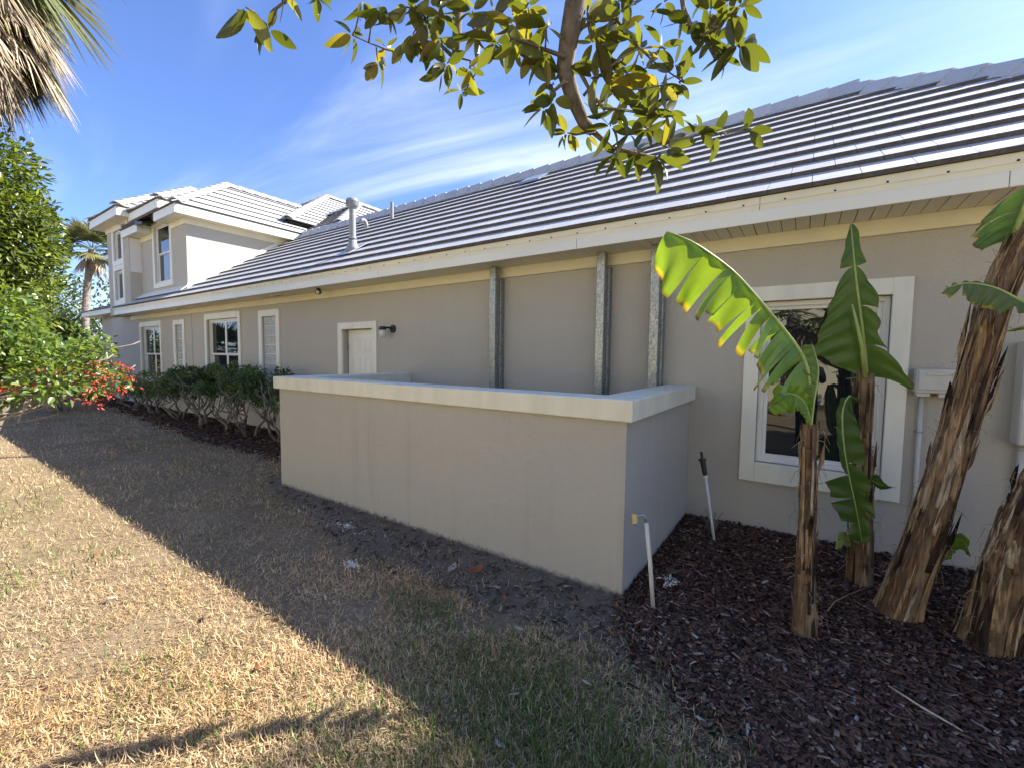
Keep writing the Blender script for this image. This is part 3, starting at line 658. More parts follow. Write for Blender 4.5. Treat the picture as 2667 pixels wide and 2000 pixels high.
c_.add([(x, y, H+0.002) for x, y in pl]+[(x, y, H+0.145) for x, y in pl], [(i, (i+1) % 8, 8+(i+1) % 8, 8+i) for i in range(8)]+[(8, 9, 14, 15), (9, 10, 13, 14), (10, 11, 12, 13), (0, 7, 6, 1), (1, 6, 5, 2), (2, 5, 4, 3)])
c_.build('cap', M['cap'], enc, bevel=0.006)

# ------------------------------------------------------------------ galvanised posts against the wall
POSTS = [(-3.30, 'galvanised steel post nearest the white door, behind the low wall'), (-1.84, 'galvanised steel post between two other posts behind the low wall'), (-1.255, 'galvanised steel post partly behind the sunlit banana leaf tip')]
for px0, lab in POSTS:
    t = empty('steel_post', (px0, 4.47, 0)); tag(t, lab, 'post', 'galvanised posts on the wall')
    MB().box(px0-0.064, 4.44, 0.0, px0+0.030, 4.53, 2.742).build('shaft', M['galv'], t, bevel=0.006)
    MB().box(px0-0.020, 4.531, 0.0, px0+0.050, YW-0.001, 2.60).build('back_channel', M['galv'], t, bevel=0.004)
    bb = MB()
    for z in (0.6, 1.45, 2.3): bb.tube([(px0+0.040, 4.531, z), (px0+0.040, 4.518, z)], 0.009, 6)
    bb.build('bolt', M['steel'], t)

# ------------------------------------------------------------------ fixtures on the house
lamp = empty('wall_lamp', (-5.40, YW, 2.02)); tag(lamp, 'black wall lamp with clear jar shade beside the white door', 'wall lamp')
MB().tube([(-5.40, YW-0.001, 2.02), (-5.40, YW-0.025, 2.02), (-5.40, YW-0.03, 2.02)], [0.062, 0.062, 0.05], 24).build('backplate', M['black'], lamp)
MB().tube([(-5.40, YW-0.03, 2.02), (-5.42, YW-0.08, 2.035), (-5.46, YW-0.13, 2.035)], 0.016, 10).build('arm', M['black'], lamp)
MB().lathe(-5.475, YW-0.15, [(0.055, 2.00), (0.06, 2.02), (0.055, 2.045), (0.03, 2.055)], 20).build('lamp_cap', M['black'], lamp)
MB().lathe(-5.475, YW-0.15, [(0.02, 1.875), (0.042, 1.885), (0.05, 1.92), (0.05, 1.975), (0.045, 2.0)], 20).build('jar_shade', M['clear'], lamp, smooth=True)
sc_ = empty('security_camera', (-7.02, 4.36, ZS)); tag(sc_, 'small black security camera under the eave', 'camera')
MB().lathe(-7.02, 4.36, [(0.035, ZS-0.025), (0.035, ZS-0.001)], 16).build('mount', M['black'], sc_)
MB().tube([(-7.06, 4.40, ZS-0.055), (-6.97, 4.31, ZS-0.075)], [0.04, 0.042], 14).build('body', M['black'], sc_)
MB().tube([(-6.969, 4.309, ZS-0.0752), (-6.965, 4.305, ZS-0.076)], 0.03, 14).build('lens', M['glass'], sc_)
for lx, lab in ((-13.3, 'small flush soffit light above the narrower glass block window'), (-8.45, 'small flush soffit light near the security camera')):
    sl = empty('soffit_light', (lx, 4.40, ZS)); tag(sl, lab, 'light', 'soffit lights')
    s_ = MB(); s_.box(lx-0.17, 4.34, ZS-0.022, lx+0.17, 4.46, ZS-0.001); s_.build('housing', M['trim'], sl, bevel=0.006)
    for q in range(5): MB().box(lx-0.13+q*0.055, 4.36, ZS-0.026, lx-0.10+q*0.055, 4.44, ZS-0.0225).build('louvre', M['ventgrey'], sl)
eb = empty('utility_box', (0.85, YW, 1.45)); tag(eb, 'grey utility box with conduit on the wall beside the large window', 'utility box')
MB().box(0.735, 4.51, 1.36, 0.985, YW-0.001, 1.545).build('body', M['box'], eb, bevel=0.008)
MB().box(0.748, 4.502, 1.385, 0.972, 4.512, 1.53).build('lid', M['box'], eb, bevel=0.004)
MB().box(0.79, 4.496, 1.497, 0.93, 4.503, 1.522).build('latch', M['box'], eb, bevel=0.002); MB().box(0.80, 4.496, 1.387, 0.88, 4.503, 1.40).build('latch', M['box'], eb, bevel=0.002)
MB().box(0.745, 4.515, 1.335, 0.82, YW-0.004, 1.3595).build('bottom_flange', M['box'], eb); MB().box(0.87, 4.515, 1.335, 0.975, YW-0.004, 1.3595).build('bottom_flange', M['box'], eb)
MB().tube([(0.79, 4.595, 1.334), (0.79, 4.595, -0.02)], 0.016, 12).build('conduit', M['box'], eb, smooth=True)
MB().tube([(0.757, YW-0.003, 1.05), (0.772, 4.576, 1.05), (0.79, 4.572, 1.05), (0.808, 4.576, 1.05), (0.815, YW-0.003, 1.05)], 0.004, 6).build('strap', M['steel'], eb)
MB().box(0.98, YW-0.012, 0.92, 1.095, YW-0.001, 1.20).build('cover_plate', M['white'], tag(empty('blank_cover', (1.04, YW, 0.92)), 'white blank cover plate on the wall behind the leaning banana trunk', 'cover plate'), bevel=0.003)
mt = empty('meter_box', (1.4, YW, 1.0)); tag(mt, 'grey meter box on the wall at the edge of the picture', 'meter box')
MB().box(1.275, 4.46, 1.02, 1.62, YW-0.001, 1.75).build('body', M['box'], mt, bevel=0.01); MB().tube([(1.33, 4.57, 1.019), (1.33, 4.57, -0.02)], 0.022, 12).build('conduit', M['box'], mt, smooth=True)

# ------------------------------------------------------------------ plants: shared tools
def vnoise(x, y, f=1.0, seed=0):
    """cheap smooth value noise on numpy arrays, 0..1"""
    x = np.asarray(x)*f+seed*17.3; y = np.asarray(y)*f+seed*9.1
    xi = np.floor(x).astype(int); yi = np.floor(y).astype(int); fx = x-xi; fy = y-yi
    fx = fx*fx*(3-2*fx); fy = fy*fy*(3-2*fy)
    def h(a, b): return np.modf(np.abs(np.sin(a*127.1+b*311.7+seed*74.7)*43758.5453))[0]
    return (h(xi, yi)*(1-fx)+h(xi+1, yi)*fx)*(1-fy)+(h(xi, yi+1)*(1-fx)+h(xi+1, yi+1)*fx)*fy
def fbm(x, y, f=1.0, seed=0): return 0.55*vnoise(x, y, f, seed)+0.3*vnoise(x, y, f*2.3, seed+1)+0.15*vnoise(x, y, f*5.1, seed+2)
def norm(a): return a/np.maximum(np.linalg.norm(a, axis=-1, keepdims=True), 1e-9)
def rand_dirs(n, up=0.0):
    d = rng.normal(size=(n, 3)); d[:, 2] += up; return norm(d)
def leaf_mesh_np(name, pos, dirs, nrm, length, width, mat, parent, colors=None, fold=0.25, droop=0.15):
    """folded leaves: base, two sides low, two sides high, tip, plus midrib points: 6 triangles each"""
    n = len(pos); length = np.broadcast_to(np.asarray(length, float), (n,))[:, None]; width = np.broadcast_to(np.asarray(width, float), (n,))[:, None]
    d = norm(dirs); s = norm(np.cross(d, nrm)); u = np.cross(s, d)
    g = np.array([0, 0, -1.0])
    b = pos; m1 = pos+d*length*0.38; m2 = pos+d*length*0.72+g*length*droop*0.4; tip = pos+d*length+g*length*droop
    lf1 = m1+s*width*0.46+u*width*fold; rt1 = m1-s*width*0.46+u*width*fold; lf2 = m2+s*width*0.36+u*width*fold; rt2 = m2-s*width*0.36+u*width*fold
    V = np.stack([b, lf1, m1, rt1, lf2, m2, rt2, tip], 1).reshape(-1, 3)
    F = np.array([[0, 2, 1], [0, 3, 2], [1, 2, 4], [2, 5, 4], [2, 3, 5], [3, 6, 5], [4, 5, 7], [5, 6, 7]])
    F = (F[None]+(np.arange(n)*8)[:, None, None]).reshape(-1, 3)
    c = None if colors is None else np.repeat(colors, 8, 0)
    return np_mesh(name, V, F, mat, parent, False, c)
def crown_points(n, blobs, shell=0.55):
    """points in the outer part of several ellipsoids: (cx,cy,cz,rx,ry,rz)"""
    vol = np.array([b[3]*b[4]*b[5] for b in blobs])**(2/3); k = rng.choice(len(blobs), n, p=vol/vol.sum()); B = np.array(blobs)[k]
    d = rand_dirs(n); r = (shell+(1-shell)*rng.random(n)**0.6)[:, None]
    return B[:, :3]+d*B[:, 3:]*r, d

M['hedge_leaf'] = leaf_mat('hedge_leaf', (0.060, 0.115, 0.032), (0.09, 0.14, 0.06), (0.22, 0.33, 0.05), 0.32, 0.35, True, 0.25)
M['shrub_leaf'] = leaf_mat('evergreen_leaf', (0.050, 0.092, 0.022), (0.09, 0.125, 0.045), (0.22, 0.31, 0.035), 0.28, 0.4, True, 0.24)
M['flower_leaf'] = leaf_mat('flowering_shrub_leaf', (0.10, 0.19, 0.03), (0.14, 0.22, 0.07), (0.40, 0.52, 0.06), 0.35, 0.3, True, 0.38)
M['red'] = simple('red_flower', (0.50, 0.045, 0.03), 0.55, 0.4, 30)
M['twig'] = bark_mat('pale_grey_twig', (0.16, 0.12, 0.09), (0.42, 0.35, 0.27), (30, 30, 8), 0.003)
M['bark'] = bark_mat('grey_bark', (0.085, 0.068, 0.05), (0.30, 0.25, 0.195), (34, 34, 16), 0.012)
M['bark_hedge'] = bark_mat('lichen_grey_stem', (0.10, 0.085, 0.065), (0.32, 0.28, 0.22), (22, 22, 6), 0.004)
M['palm_trunk'] = bark_mat('palm_trunk', (0.16, 0.13, 0.10), (0.36, 0.31, 0.25), (3, 3, 10), 0.012)
M['frond'] = attr_mat('palm_frond', 0.5, 0.30, (1, 1, 1), 0.4)

# ------------------------------------------------------------------ hedge shrubs along the wall
def wander(p0, p1, n=5, amp=0.06):
    p0 = Vector(p0); p1 = Vector(p1); out = []
    for i in range(n+1):
        t = i/n; q = p0.lerp(p1, t); a = amp*math.sin(math.pi*t)
        if 0 < i < n: q = q + Vector((random.uniform(-a, a), random.uniform(-a, a), random.uniform(-a, a)*0.4))
        out.append(q)
    return out
HEDGE = [(-7.75, 4.05, 1.30, 0.62, 1.00, 'dense green hedge shrub beside the low wall under the larger glass blocks'),
         (-8.75, 3.98, 1.34, 0.62, 1.00, 'green hedge shrub with pale stems, second from the low wall'),
         (-9.80, 3.98, 1.37, 0.62, 1.00, 'green hedge shrub with dark trunk, third from the low wall'),
         (-11.0, 4.02, 1.36, 0.66, 0.95, 'green hedge shrub in front of the double window, fourth from the low wall'),
         (-12.4, 4.05, 1.26, 0.70, 0.85, 'green hedge shrub with mossy stem, fifth from the low wall'),
         (-13.9, 4.05, 1.16, 0.75, 0.75, 'thin hedge shrub below the narrower glass block window'),
         (-15.6, 4.05, 1.05, 0.80, 0.45, 'sparse twiggy hedge shrub below the far ground floor window'),
         (-17.5, 4.05, 0.80, 0.85, 0.10, 'nearly bare hedge shrub behind the red flowers')]
for hx, hy, top, rx, dens, lab in HEDGE:
    t = empty('hedge_shrub', (hx, hy, 0)); tag(t, lab, 'shrub', 'hedge shrubs along the house wall')
    st = MB(); tw = MB(); ends = []
    for k in range(5):
        a = random.uniform(0, 6.28); b0 = Vector((hx+0.10*math.cos(a), hy+0.06*math.sin(a), 0)); e = Vector((hx+rx*0.75*math.cos(a+random.uniform(-.4, .4)), hy+0.32*math.sin(a), top*random.uniform(0.55, 0.7)))
        pth = wander(b0, e, 5, 0.17); st.tube(pth, [0.030, 0.025, 0.021, 0.017, 0.014, 0.010], 7)
        for j in range(6):
            q = pth[random.choice((2, 3, 4, 5))]; e2 = Vector((q.x+random.uniform(-.35, .35), q.y+random.uniform(-.22, .22), min(top*1.02, q.z+random.uniform(0.15, 0.5))))
            tw.tube(wander(q, e2, 3, 0.05), [0.011, 0.009, 0.006, 0.004], 5, False); ends.append(e2)
    st.build('stem', M['bark_hedge'], t, True); tw.build('twigs', M['bark_hedge'], t, True)
    n = int(2300*dens)
    if n > 200:
        bl = [(hx+random.uniform(-.48, .48)*rx/0.62, hy+random.uniform(-.26, .26), top-random.uniform(0.10, 0.62), random.uniform(.12, .24), random.uniform(.12, .2), random.uniform(.09, .17)) for _ in range(15)]
        p, d = crown_points(n, bl, 0.3); p[:, 1] = np.minimum(p[:, 1], YW-0.05)
        ld = norm(d+rng.normal(size=(n, 3))*0.6+np.array([0, -0.1, 0.2])); nr = norm(rng.normal(size=(n, 3))*0.5+np.array([0, -0.3, 1.0]))
        col = np.repeat((0.65+0.7*rng.random(n))[:, None], 3, 1)*np.where(rng.random(n)[:, None] < 0.10, np.array([[2.2, 1.9, 1.2]]), np.array([[1, 1, 1]]))
        leaf_mesh_np('foliage', p, ld, nr, 0.060+0.035*rng.random(n), 0.026+0.012*rng.random(n), M['hedge_leaf'], t, col)
    else:
        p = np.array([list(e) for e in ends for _ in range(6)])+rng.normal(size=(len(ends)*6, 3))*0.06; n = len(p)
        leaf_mesh_np('foliage', p, rand_dirs(n, 0.2), rand_dirs(n, 1.0), 0.06, 0.025, M['hedge_leaf'], t, np.ones((n, 3)))

# ------------------------------------------------------------------ palms
def fan_frond(V, F, Cc, base, direction, pet, blade, nseg, spread, droop, col, curl=0.0, w=0.03, tipcol=None):
    """one fan leaf: petiole of length pet, then nseg narrow folded blades"""
    base = np.array(base, float); d = np.array(direction, float); d /= np.linalg.norm(d)
    side = np.cross(d, [0, 0, 1.0]); side = side/np.linalg.norm(side) if np.linalg.norm(side) > 1e-3 else np.array([1.0, 0, 0])
    up = np.cross(side, d); hub = base+d*pet+np.array([0, 0, -droop*pet*0.25])
    # petiole
    b0 = len(V)
    for q, r in ((base, 0.016), (hub, 0.010)): V += [q+side*r, q+up*r, q-side*r, q-up*r*0.4]
    Cc += [col*0.9]*8
    for k in range(4): F.append((b0+k, b0+(k+1) % 4, b0+4+(k+1) % 4, b0+4+k))
    for i in range(nseg):
        t = (i/(nseg-1)-0.5)*2; a = t*spread; L = blade*(1-0.30*abs(t)**1.5)*random.uniform(0.88, 1.08)
        dd = d*math.cos(a)+side*math.sin(a)+up*random.uniform(-.06, .06); s2 = np.cross(dd, up); s2 /= np.linalg.norm(s2)+1e-9
        p = hub+d*0.12*blade*(1-abs(t)); g = np.array([0, 0, -1.0]); cc = col*random.uniform(0.75, 1.25); b0 = len(V); cur = random.uniform(-curl, curl)
        for j, (u, ww) in enumerate(((0.0, 0.45), (0.38, 1.0), (0.72, 0.7), (1.0, 0.06))):
            q = p+dd*L*u+g*(droop*L*u*u)+s2*(cur*L*u*u); h = s2*w*ww
            V += [q-h, q+up*w*ww*0.5, q+h]; Cc += [cc if (u < 1 or tipcol is None) else tipcol]*3
        for j in range(3):
            for m in range(2): F.append((b0+3*j+m, b0+3*j+m+1, b0+3*j+4+m, b0+3*j+3+m))
def palm(name, label, base, top, r_trunk, n_green, n_dead, pet, blade, nseg, lean=(0, 0), frames=None, wseg=0.03, seed=1, elev=(-0.35, 1.3), dead=(0.55, 1.35), skirt=0.5):
    random.seed(seed); t = empty(name, base); tag(t, label, 'palm tree', 'palm trees')
    b = Vector(base); tp = Vector(top); n = 14; path = []
    for i in range(n+1):
        u = i/n; q = b.lerp(tp, u); q.x += lean[0]*math.sin(math.pi*u); q.y += lean[1]*math.sin(math.pi*u); path.append(q)
    tr = MB(); pp = []; rr = []
    for i in range(n*4+1):
        u = i/(n*4); k = min(int(u*n), n-1); q = path[k].lerp(path[k+1], u*n-k); pp.append(q); rr.append(r_trunk*(1.15-0.25*u)*(1+0.05*(i % 2))*random.uniform(0.97, 1.03))
    tr.tube(pp, rr, 14); tr.build('trunk', M['palm_trunk'], t)
    for k in range(n_green):
        az = k*2.4+random.uniform(-.3, .3); el = elev[0]+(elev[1]-elev[0])*((k+0.5)/n_green)
        d = (math.cos(az)*math.cos(el), math.sin(az)*math.cos(el), math.sin(el)); V, F, Cc = [], [], []
        g = np.array([0.13, 0.15, 0.055])*random.uniform(0.7, 1.2) if random.random() < 0.7 else np.array([0.22, 0.21, 0.08])
        fan_frond(V, F, Cc, tp+Vector(d)*0.1, d, pet, blade, nseg, 1.75, 0.28 if el < 0.6 else 0.15, g, 0.05, wseg)
        np_mesh('frond', np.array(V), np.array(F), M['frond'], t, False, np.array(Cc))
    for k in range(n_dead):
        az = k*2.4+random.uniform(-.5, .5); el = -random.uniform(*dead); u = random.uniform(0, skirt)
        d = (math.cos(az)*math.cos(el), math.sin(az)*math.cos(el), math.sin(el)); V, F, Cc = [], [], []
        g = np.array([0.50, 0.40, 0.27])*random.uniform(0.45, 1.3) if random.random() < 0.72 else np.array([0.24, 0.235, 0.09])*random.uniform(.6, 1.2)
        st = tp+Vector((math.cos(az)*0.1, math.sin(az)*0.1, -0.15-u))
        fan_frond(V, F, Cc, st, d, pet*random.uniform(0.35, 0.7), blade*random.uniform(0.6, 0.95), nseg, random.uniform(0.5, 1.0), 0.45, g, 0.30, wseg*0.6)
        np_mesh('dead_frond', np.array(V), np.array(F), M['frond'], t, False, np.array(Cc))
    return t
palm('cabbage_palm', 'tall palm with a skirt of dry hanging fronds over the leafy tree', (-8.3, 0.55, 0), (-8.15, 0.72, 6.75), 0.17, 22, 170, 0.50, 0.95, 34, seed=3, elev=(-1.15, 1.1), dead=(0.75, 1.42), skirt=1.0)
_pt = at(240, 650, 30.0); _pb = at(226, 905, 30.0); _pb.z = 0
palm('cabbage_palm', 'slender curved palm in the distance beside the two-storey end', tuple(_pb), tuple(_pt), 0.145, 26, 5, 0.65, 0.85, 26, lean=(0.0, -0.18), seed=5, wseg=0.045)
_pt = at(128, 905, 17.0)
palm('cabbage_palm', 'low bushy palm behind the leafy tree', (_pt.x, _pt.y, 0), tuple(_pt), 0.16, 20, 16, 0.45, 0.65, 24, seed=8, wseg=0.03)
random.seed(11)

# ------------------------------------------------------------------ leafy evergreen tree at the picture's edge
def leafy_tree(name, label, cat, base, trunk_top, blobs, n, L, Wd, mat, tone, trunk_r=0.12, nbr=14, shell=0.5, group=None, bark='bark', up=0.25, lite=0.12, lite_col=(1.9, 1.7, 0.8)):
    t = empty(name, base); tag(t, label, cat, group)
    tr = MB(); tr.tube(wander(base, trunk_top, 6, 0.15), [trunk_r*(1-0.09*i) for i in range(7)], 10); tr.build('trunk', M[bark], t, True)
    br = MB()
    for k in range(nbr):
        b = blobs[k % len(blobs)]; e = Vector((b[0]+random.uniform(-.5, .5)*b[3], b[1]+random.uniform(-.5, .5)*b[4], b[2]+random.uniform(-.4, .6)*b[5])); s = Vector(base).lerp(Vector(trunk_top), random.uniform(0.45, 1.0))
        br.tube(wander(s, e, 5, 0.18), [trunk_r*0.38, trunk_r*0.3, trunk_r*0.24, trunk_r*0.17, trunk_r*0.11, trunk_r*0.06], 6, False)
    br.build('branches', M[bark], t, True)
    p, d = crown_points(n, blobs, shell)
    p = p[p[:, 2] > 0.15]; n = len(p); d = d[:n]
    ld = norm(d*0.8+rng.normal(size=(n, 3))*0.55+np.array([0, 0, up])); nr = norm(rng.normal(size=(n, 3))*0.5+np.array([0, 0, 1.0])+d*0.5)
    col = np.repeat((0.6+0.8*rng.random(n))[:, None], 3, 1)*np.where(rng.random(n)[:, None] < lite, np.array([lite_col]), np.array([tone]))
    leaf_mesh_np('crown', p, ld, nr, L*(0.75+0.5*rng.random(n)), Wd*(0.75+0.5*rng.random(n)), mat, t, col)
    return t
def blobs_px(lst, dist, r):
    """crown masses given as sight line + real distance; radii in metres"""
    out = []
    for (px, py, rr) in lst:
        p = at(px, py, dist+random.uniform(-.5, .5)); out.append((p.x, p.y, p.z, rr*random.uniform(.9, 1.1), rr*random.uniform(.9, 1.1), rr*random.uniform(.8, 1.0)))
    return out
ev = blobs_px([(-60, 420, .55), (-10, 440, .40), (35, 500, .34), (65, 555, .32), (100, 590, .25), (0, 560, .5), (30, 640, .5), (95, 640, .30), (130, 655, .19), (115, 705, .24), (55, 720, .45), (-10, 720, .5), (105, 765, .20), (30, 800, .42), (75, 830, .28), (-60, 600, .6), (-60, 760, .6), (0, 860, .4), (-40, 900, .45)], 8.6, 1)
leafy_tree('evergreen_tree', 'glossy leafed evergreen tree at the picture edge under the palm', 'tree', (-9.0, 0.75, 0), (-9.0, 0.95, 2.6), ev, 11000, 0.092, 0.036, M['shrub_leaf'], (1.0, 0.92, 0.7), 0.11, 26, 0.35, lite=0.24, lite_col=(1.7, 1.5, 0.9))
# flowering shrub in front of it
fs = blobs_px([(-30, 830, .34), (20, 880, .30), (70, 910, .26), (130, 940, .26), (180, 900, .22), (230, 930, .2), (270, 905, .10), (285, 880, .06), (190, 960, .26), (250, 975, .2), (300, 990, .13), (60, 980, .3), (120, 1000, .22), (0, 980, .34), (-50, 960, .4), (330, 1000, .05), (240, 1005, .12), (-40, 900, .4), (20, 800, .18)], 5.6, 1)
fsh = leafy_tree('flowering_shrub', 'arching shrub with light green leaves and red flower clusters', 'shrub', (-5.9, 0.1, 0), (-5.7, 0.3, 1.2), fs, 4200, 0.058, 0.037, M['flower_leaf'], (1, 1, 1), 0.035, 12, 0.15, bark='twig', lite=0.25, lite_col=(1.3, 1.2, 0.9))
tw = MB()
for path in ([(-60, 1080), (30, 1076), (90, 1062), (130, 1040), (153, 1018)], [(-40, 1045), (40, 1026), (120, 1030), (180, 1030)], [(270, 912), (310, 905), (345, 898), (365, 889)], [(60, 1070), (78, 1045), (85, 1030)], [(70, 1040), (58, 1075), (45, 1102)], [(200, 990), (280, 970), (330, 968), (353, 951)],
             [(150, 960), (220, 950), (280, 935), (297, 922)], [(100, 1000), (180, 985), (250, 978), (310, 960)], [(-30, 1030), (60, 1010), (140, 1000)]):
    tw.tube([at(x, y, 5.5) for x, y in path], [0.011]+[0.008]*(len(path)-2)+[0.004], 6)
tw.build('bare_twigs', M['twig'], fsh, True)
fl_c = [(300, 985, .10), (330, 1000, .08), (270, 985, .10), (250, 960, .09), (225, 950, .08), (310, 1020, .08), (280, 1025, .08), (295, 945, .06), (245, 1000, .08), (340, 985, .05), (215, 1040, .07), (250, 1050, .06), (115, 962, .05), (150, 964, .05), (65, 1010, .05), (15, 1008, .06), (40, 1010, .05), (-20, 1000, .05), (235, 1015, .06), (325, 960, .05)]
pf, df = [], []
for cx, cy_, rr in fl_c:
    n = 15; c0 = np.array(at(cx, cy_, 5.25)); pf.append(c0+rng.normal(size=(n, 3))*np.array([rr*.55, rr*.55, rr*.33])); df.append(rand_dirs(n, -0.2))
pf = np.concatenate(pf); df = np.concatenate(df)
tag(leaf_mesh_np('red_flowers', pf, df, rand_dirs(len(pf)), 0.034, 0.014, M['red'], fsh, fold=0.4), 'small red tubular flowers among the leaves', kind='stuff')
# further plants at that end of the garden
bl = [(-24+random.uniform(-2, 2), 2.0+random.uniform(-1.5, 1.5), 1.2+random.uniform(-.4, 1.0), 0.9, 0.9, 0.7) for _ in range(12)]
leafy_tree('garden_bush', 'pale green bush far off behind the leafy tree', 'bush', (-24, 2.0, 0), (-24, 2.0, 1.4), bl, 7000, 0.13, 0.05, M['shrub_leaf'], (1.2, 1.2, 1.1), 0.08, 10)
bl = [(-38+random.uniform(-4, 4), 6+random.uniform(-7, 5), 3+random.uniform(-1.5, 2), 2.0, 2.0, 1.5) for _ in range(16)]
leafy_tree('garden_tree', 'rounded tree beyond the far end of the house', 'tree', (-38, 5, 0), (-38, 5, 3.2), bl, 8000, 0.28, 0.11, M['shrub_leaf'], (0.9, 1.0, 0.8), 0.2, 14)
sh = empty('garden_wall', (-25, 6, 0)); tag(sh, 'weathered dark wall panel beyond the low wing', 'wall')
MB().box(-26.3, 5.0, 0, -24.6, 5.15, 2.35).build('panel', M['bark'], sh); MB().box(-26.35, 4.97, 2.352, -24.55, 5.18, 2.45).build('coping', M['bark'], sh)

# behind the photographer: the neighbouring house, palms and bushes that show in the window glass; beside the house an unseen tree added to shade the lawn
nb = empty('neighbour_house', (-4, -11, 0)); tag(nb, 'cream neighbouring house across the lawn mirrored in the window panes', 'house')
NY = -10.0; hol = [(-14.5+i*4.2, -12.7+i*4.2, 0.9, 2.3) for i in range(6)]+[(-14.5+i*4.2, -12.7+i*4.2, 3.6, 4.9) for i in range(6)]
nw = MB(); wall_front(nw, -18.0, 12.0, -0.2, 5.6, 0, hol, 0.12); nw.v = [(-x-6, NY-y, z) for x, y, z in nw.v]; nw.box(-18.0, -20.0, -0.2, 6.0-24+18.0+12.0, NY-0.2, 5.58)
nw.build('wall', M['neighbour'], nb)
for (a_, b_, c_, d_) in hol:
    MB().box(-b_-6, NY-0.115, c_, -a_-6, NY-0.105, d_).build('pane', M['glass'], nb)
    fr = MB(); frame_ring(fr, -b_-6-0.1, -a_-6+0.1, c_-0.1, d_+0.1, 0.1, NY-0.002, NY+0.03); fr.build('window_trim', M['white'], nb)
nr_ = MB(); nr_.add([(-18.8, NY+0.6, 5.55), (12.8, NY+0.6, 5.55), (12.8, -20.6, 5.55), (-18.8, -20.6, 5.55), (-13, -15.3, 8.6), (7, -15.3, 8.6)], [(0, 1, 5, 4), (1, 2, 5), (2, 3, 4, 5), (3, 0, 4), (3, 2, 1, 0)]); nr_.build('roof', M['tile'], nb)
palm('cabbage_palm', 'palm behind the photographer mirrored in the large window', (-0.35, -5.2, 0), (-0.25, -5.2, 2.9), 0.18, 18, 30, 0.6, 0.95, 26, seed=21, elev=(-0.6, 1.2))
bl = [(1.6+random.uniform(-.7, 1.6), -7.3+random.uniform(-.6, .6), 1.4+random.uniform(-.6, 1.0), 0.7, 0.7, 0.7) for _ in range(10)]
leafy_tree('garden_bush', 'dark bush across the lawn mirrored in the large window', 'bush', (1.8, -7.3, 0), (1.8, -7.3, 1.6), bl, 4000, 0.14, 0.06, M['shrub_leaf'], (0.8, 0.9, 0.8), 0.1, 10)
bl = [(-17+random.uniform(-3, 3), -6+random.uniform(-1.5, 1.5), 1.9+random.uniform(-.8, 1.4), 1.1, 1.1, 0.9) for _ in range(12)]
leafy_tree('garden_bush', 'dense tall bush across the lawn mirrored in the far windows', 'bush', (-17, -6, 0), (-17, -6, 2.0), bl, 6000, 0.16, 0.07, M['shrub_leaf'], (0.9, 1.0, 0.8), 0.12, 12)
bl = [(7.7+random.uniform(-1.25, 1.4), 9.2+random.uniform(-1.3, 1.3), 9.4+random.uniform(-.8, .9), 0.75, 0.75, 0.6) for _ in range(16)]
leafy_tree('added_shade_tree', 'tall dense unseen tree added beside the house end to shade the lawn', 'tree', (8.2, 9.6, 0), (8.0, 9.4, 8.6), bl, 7000, 0.2, 0.09, M['shrub_leaf'], (1, 1, 1), 0.2, 16, 0.1)

